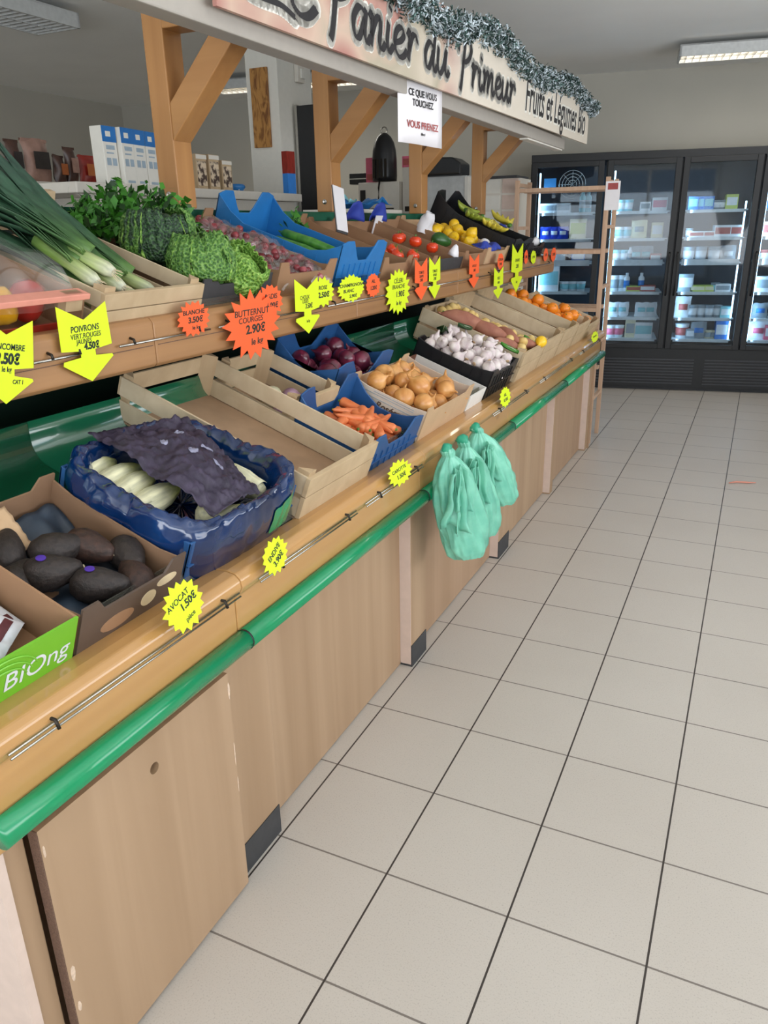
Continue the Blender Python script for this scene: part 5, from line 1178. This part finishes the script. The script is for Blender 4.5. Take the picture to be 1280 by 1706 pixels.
# --- bananas in a black crate
BC = at(UP, 4.16, .0, .0) @ RX(.10)
plastic_crate(BC, .42, .60, .15, 'black ribbed plastic crate of bananas at the far end', 'black_plastic', .08, .18, front_lobe=.02)
def banana_hand(M, lab, n=5, mat='banana_skin'):
    o = MB().tube([(0, 0, 0), (0, -.02, .01)], [.014, .012], 8).build('banana_bunch', 'stem_green', None, True); o.matrix_world = M; tag(o, lab, 'bananas')
    for k in range(n):
        a = (k-(n-1)/2)*.22; pts = []
        for q in range(9):
            t = q/8; ang = -.35+1.5*t; pts.append((math.sin(a)*.19*t+.01*a, .02+.17*math.sin(ang*.75+.26), .085-.085*math.cos(ang-.35)+.01*abs(a)))
        MB().tube(pts, [.007, .011, .016, .0175, .018, .0175, .015, .010, .005], 7).build('banana', mat, o, True)
    return o
banana_hand(BC @ TR(.17, .24, .165) @ RZ(2.0), 'yellow banana bunch at the front of the black crate')
banana_hand(BC @ TR(.29, .16, .185) @ RZ(-.9), 'yellow banana bunch curving up at the right of the black crate')
banana_hand(BC @ TR(.14, .42, .165) @ RZ(2.4), 'greenish banana bunch at the back of the black crate', 5, 'banana_green')
banana_hand(BC @ TR(.28, .36, .16) @ RZ(.4), 'greenish banana bunch in the middle of the black crate', 4, 'banana_green')
plastic_crate(at(UP, 4.62, .0, .0), .38, .55, .10, 'low black plastic crate right of the bananas', 'black_plastic', .03, .1)
o = MB().lathe([(.03, 0), (.05, .02), (.045, .05), (.02, .07)], 12).jiggle(.012, 25, 4).build('blue_bundle', 'blue_paper', None, True); o.matrix_world = at(UP, 4.78, .28, .09); tag(o, 'small deep blue bundle in the low black crate', 'bundle')
o = MB().lathe([(.03, 0), (.04, .02), (.03, .04), (.01, .05)], 12).jiggle(.012, 25, 6).build('white_tissue', 'paper', None, True); o.matrix_world = at(UP, 4.95, .06, .09); tag(o, 'small white tissue bundle at the front of the low black crate', 'tissue')

# ============================================================ price tickets
def burst(w, h, n, inner=.80, seed=0):
    rn = random.Random(seed); P = []
    for k in range(2*n):
        a = PI*k/n+.1; r_ = (1 if k % 2 == 0 else inner)*(rn.uniform(.94, 1.06)); P.append((w/2*r_*math.cos(a), h/2*r_*math.sin(a)))
    return P
def arrow(w, h):
    return [(-w*.46, h*.5), (0, h*.30), (w*.46, h*.5), (w*.48, -h*.06), (w*.14, -h*.09), (w*.14, -h*.17), (w*.46, -h*.19), (w*.48, -h*.22), (0, -h*.5), (-w*.48, -h*.24), (-w*.46, -h*.19), (-w*.14, -h*.17), (-w*.14, -h*.09), (-w*.48, -h*.06)]
def ticket(kind, y0, y1, z0, z1, col, lines, lab, x=-.372, tilt=0.0, n=18, rot=0.0, inner=.8, seed=0, sizes=None):
    w, h = y1-y0, z1-z0
    M = axes((x, (y0+y1)/2, (z0+z1)/2), (0, 1, 0), (0, 0, 1), (1, 0, 0)) @ RX(-tilt) @ RZ(rot)
    poly = burst(w, h, n, inner, seed) if kind == 'burst' else arrow(w, h)
    c = MB(); P = poly; t = .0012; N = len(P)
    if kind == 'burst':
        c.add([(0, 0, t)]+[(p[0], p[1], t) for p in P], [(0, 1+i, 1+(i+1) % N) for i in range(N)])
        c.add([(0, 0, 0)]+[(p[0], p[1], 0) for p in P], [(0, 1+(i+1) % N, 1+i) for i in range(N)])
    else:
        for q, zz in ((0, t), (1, 0)):
            for f in ((0, 1, 2, 3, 13), (3, 4, 12, 13), (4, 5, 11, 12), (5, 6, 7, 8, 9, 10, 11)): c.add([(P[i][0], P[i][1], zz) for i in f], [tuple(range(len(f)))[::-1 if (q == 0) else 1]])
    c.add([(p[0], p[1], 0) for p in P]+[(p[0], p[1], t) for p in P], [(i, (i+1) % N, N+(i+1) % N, N+i) for i in range(N)])
    o = c.build('price_ticket', col, None); o.matrix_world = M; tag(o, lab, 'price ticket')
    for (txt, px, py, sz, bold) in lines:
        text_mesh(txt, sz*h, 'ink', o, TR(px*w, py*h, t+.0004), 'handwriting', .12, .0002, bold*sz*h, sx=(w/h)**.6 if kind == 'burst' else min(1, w/h*1.0))
    return o
FY, FO = 'fluo_yellow', 'fluo_orange'
ticket('arrow', .300, .442, 1.285, 1.463, FY, [('CONCOMBRE', .0, .16, .10, .02), ('3.50€', .02, .02, .17, .05), ('le kg', 0, -.10, .09, .02), ('CAT 1', .2, -.24, .07, .02)], 'yellow arrow ticket at the left edge, lettering CONCOMBRE', rot=-.22)
ticket('arrow', .514, .676, 1.292, 1.469, FY, [('POIVRONS', .0, .19, .11, .015), ('VERT.ROUGES', 0, .10, .09, .01), ('JAUNES', -.05, .03, .085, .01), ('4.50€', .08, -.04, .12, .05)], 'yellow arrow ticket in front of the peppers and leeks')
ticket('burst', .918, 1.063, 1.345, 1.443, FO, [('BLANCHE', 0, .18, .17, .02), ('3.50€', .03, -.03, .22, .03), ('le kg', .03, -.24, .15, .02)], 'small orange burst ticket below the front of the leek crate', n=17, seed=1)
ticket('burst', 1.102, 1.40, 1.244, 1.453, FO, [('BUTTERNUT', 0, .18, .125, .01), ('COURGES', -.03, .08, .11, .01), ('2.90€', .04, -.06, .17, .03), ('le kg', .05, -.24, .13, .02)], 'largest orange burst ticket, lettering BUTTERNUT', x=-.360, n=17, inner=.74, seed=2)
ticket('burst', 1.302, 1.448, 1.356, 1.462, FO, [('RADIS', .02, .12, .2, .02), ('1.80€', .05, -.14, .22, .03)], 'small orange burst ticket half hidden behind the largest one', n=15, seed=3)
ticket('arrow', 1.502, 1.668, 1.282, 1.466, FY, [('CHOUX', -.1, .16, .10, .01), ('LISSES', -.08, .09, .09, .01), ('3.50€', .05, .0, .12, .03), ('le kg', 0, -.27, .07, .02)], 'yellow arrow ticket next to the largest orange burst', x=-.362)
ticket('burst', 1.625, 1.80, 1.359, 1.462, FY, [('ROSE', 0, .14, .18, .02), ('2.50€', .02, -.1, .24, .04)], 'yellow burst ticket behind the arrow ticket, below the blue crate', n=15, seed=4)
ticket('burst', 1.82, 2.04, 1.357, 1.457, FY, [('CHAMPIGNON', 0, .12, .17, .02), ('BLANC', -.1, -.08, .17, .02), ('5.90€', .06, -.28, .16, .03)], 'wide oval yellow burst ticket below the blue crate', n=20, seed=5, inner=.85)
ticket('burst', 2.055, 2.19, 1.36, 1.452, FO, [('AIL', 0, .16, .2, .02), ('1.20€', 0, -.12, .22, .03)], 'narrow orange burst ticket between two yellow bursts', n=15, seed=6, inner=.85)
ticket('burst', 2.235, 2.50, 1.264, 1.462, FY, [('CÉLERI', 0, .22, .13, .01), ('BRANCHE', 0, .10, .12, .01), ('1.90€', .06, -.06, .16, .03), ('le kg', 0, -.24, .12, .02)], 'tall yellow burst ticket in front of the narrow tan box', n=18, seed=7, inner=.78)
ticket('arrow', 2.545, 2.70, 1.305, 1.489, FO, [('TOMATE', 0, .16, .10, .01), ('GRAPPE', 0, .07, .09, .01), ('3.90€', 0, -.02, .1, .02)], 'orange arrow ticket paired with a yellow arrow')
ticket('arrow', 2.715, 2.865, 1.298, 1.489, FY, [('TOMATE', 0, .16, .10, .01), ('RONDE', 0, .07, .09, .01), ('2.90€', 0, -.02, .1, .02)], 'yellow arrow ticket right of its orange twin')
ticket('arrow', 3.28, 3.45, 1.305, 1.480, FO, [('AVOCAT', 0, .16, .10, .01), ('1.50€', 0, .03, .1, .02)], 'orange arrow ticket alone below the avocado box')
ticket('burst', 3.78, 3.905, 1.374, 1.472, FO, [('CITRON', 0, .1, .2, .02), ('2.90€', 0, -.15, .2, .02)], 'small orange ticket above the yellow arrow near the lemons', n=9, seed=8, inner=.9)
ticket('arrow', 3.68, 3.87, 1.215, 1.395, FY, [('PIÈCE', 0, .15, .12, .01), ('0.80€', 0, .02, .1, .02)], 'yellow arrow ticket hanging lowest, under the small orange one', x=-.360)
ticket('arrow', 4.07, 4.33, 1.22, 1.515, FY, [('BANANE', 0, .16, .09, .01), ('2.20€', 0, .04, .1, .02), ('le kg', 0, -.28, .07, .01)], 'tallest yellow arrow ticket in front of the banana crate')
ticket('burst', 4.36, 4.45, 1.38, 1.473, FO, [('3.90€', 0, 0, .25, .02)], 'small orange ticket right of the tallest yellow arrow', n=7, seed=9, inner=.92)
ticket('burst', 4.52, 4.66, 1.374, 1.463, FY, [('1.99€', 0, 0, .25, .02)], 'small yellow ticket between orange ones at the far end', n=7, seed=10, inner=.92)
ticket('burst', 4.86, 4.99, 1.374, 1.468, FO, [('2.50€', 0, 0, .25, .02)], 'last but one orange ticket at the far end of the upper ledge', n=7, seed=11, inner=.92)
ticket('burst', 5.08, 5.24, 1.364, 1.468, FO, [('2.90€', 0, 0, .25, .02)], 'last orange ticket at the far end of the upper ledge', n=7, seed=12, inner=.92)
ticket('burst', .255, .378, .872, .972, FY, [('AVOCAT', -.05, .16, .16, .01), ('1.50€', .12, -.02, .2, .03), ('pièce', 0, -.27, .13, .01)], 'yellow burst ticket in front of the avocados', x=.072, tilt=.35, n=16, seed=13, rot=.25)
ticket('burst', .590, .715, .858, .930, FY, [('ENDIVE', .02, .1, .2, .02), ('3.90€', 0, -.15, .22, .03)], 'yellow burst ticket under the blue film', x=.070, tilt=.5, n=15, seed=14, rot=.35)
ticket('burst', 1.29, 1.47, .850, .928, FY, [('CAROTTE', 0, .12, .18, .02), ('1.50€', 0, -.14, .22, .03)], 'yellow burst ticket in front of the carrots', x=.070, tilt=.4, n=15, seed=15)
ticket('burst', 2.46, 2.63, .858, .948, FY, [('AIL', 0, .1, .2, .02), ('8.50€', 0, -.14, .2, .02)], 'yellow burst ticket in front of the garlic, right of the green bags', x=.066, tilt=.2, n=13, seed=16)
ticket('burst', 4.50, 4.76, .868, .94, FY, [('ORANGE', 0, .05, .2, .02)], 'furthest yellow ticket on the lower ledge by the wooden rack', x=.066, tilt=.2, n=11, seed=17)

# ============================================================ green carrier bags hanging on the ledge
m = two('bag_green', '#5fb097', '#86cfb4', (9, 9, 14), .38, (.3, .7), 4, .25, .1)
b_ = m.node_tree.nodes['Principled BSDF']; b_.inputs['Subsurface Weight'].default_value = .2; b_.inputs['Subsurface Radius'].default_value = (.02, .03, .02)
plain('bag_green_dark', '#2f9e7c', .4, var=.15, scale=18)
def carrier(y, z, L, w, lab, seed, lean=0.0):
    prof = [(0, .16), (.03, .26), (.07, .22), (.11, .42), (.18, .68), (.30, .88), (.46, .97), (.66, 1.0), (.84, .98), (.95, .90), (1.0, .70)]
    def fn(u, v):
        f = v*(len(prof)-1); i = min(int(f), len(prof)-2); q = f-i; s_ = prof[i][0]*(1-q)+prof[i+1][0]*q; r_ = prof[i][1]*(1-q)+prof[i+1][1]*q
        t = 2*PI*u; fold = 1+.22*noise.noise(Vector((math.cos(t)*2.2, math.sin(t)*2.2, s_*2.2+seed)))-.22*abs(noise.noise(Vector((math.cos(t)*5+s_, math.sin(t)*5, s_*2.5+seed))))+.12*noise.noise(Vector((math.cos(t)*9, math.sin(t)*9+s_*3, s_*7+seed)))
        a, b2 = w*r_*fold*1.15, (.016+.034*r_)*fold
        return (b2*math.cos(t), a*math.sin(t)*.62+lean*s_, -L*s_+.012*noise.noise(Vector((t, s_*3, seed)))*r_)
    o = MB().grid(fn, 72, 50, None, True).add([], []).build('carrier_bag', 'bag_green', None, True)
    o.matrix_world = TR(.118, y, z) @ RZ(-.55); tag(o, lab, 'plastic bag')
    kn = MB().lathe([(.004, -.02), (.016, -.014), (.021, 0), (.016, .016), (.006, .024)], 14, TR(0, 0, -.006)).jiggle(.010, 45, seed); kn.build('knot', 'bag_green_dark', o, True)
    hk = MB().tube([(-.05, .02, -.02), (-.03, .01, .0), (0, 0, .0)], .004, 6).build('hanging_loop', 'bag_green_dark', o, True)
    rn = random.Random(seed)
    for k in range(3):
        y0 = rn.uniform(-.5, .3)*w*.6; z0 = -L*rn.uniform(.12, .22); LL = L*rn.uniform(.35, .55); ww = w*rn.uniform(.35, .5)
        fl = MB().grid(lambda u, v: (.048+.014*math.sin(u*7+k)+.012*noise.noise(Vector((u*4, v*4, seed+k))), y0+lean*.3+(u-.5)*ww*(.5+.6*v)+.03*v*(k-1), z0-LL*v-.03*abs(u-.4)), 14, 14).jiggle(.012, 16, seed+k)
        fl.build('loose_flap', 'bag_green', o, True, solid=.0012)
    return o
carrier(1.675, .898, .435, .145, 'nearest mint green carrier bag, hanging lowest on the ledge', 3, .11)
carrier(1.84, .888, .40, .125, 'middle mint green carrier bag of the three on the ledge', 8, .12)
carrier(1.985, .902, .34, .135, 'furthest mint green carrier bag of the three on the ledge', 14, .15)
sp = MB().tube([(0, 0, 0), (.05, .02, .004), (.12, .03, .0), (.17, .028, .002)], [.004, .006, .006, .003], 6).build('orange_scrap', 'pink_card', None, True); sp.matrix_world = TR(1.02, 4.55, .007) @ RZ(.2); tag(sp, 'thin orange-red scrap lying on the floor at the right', 'scrap')
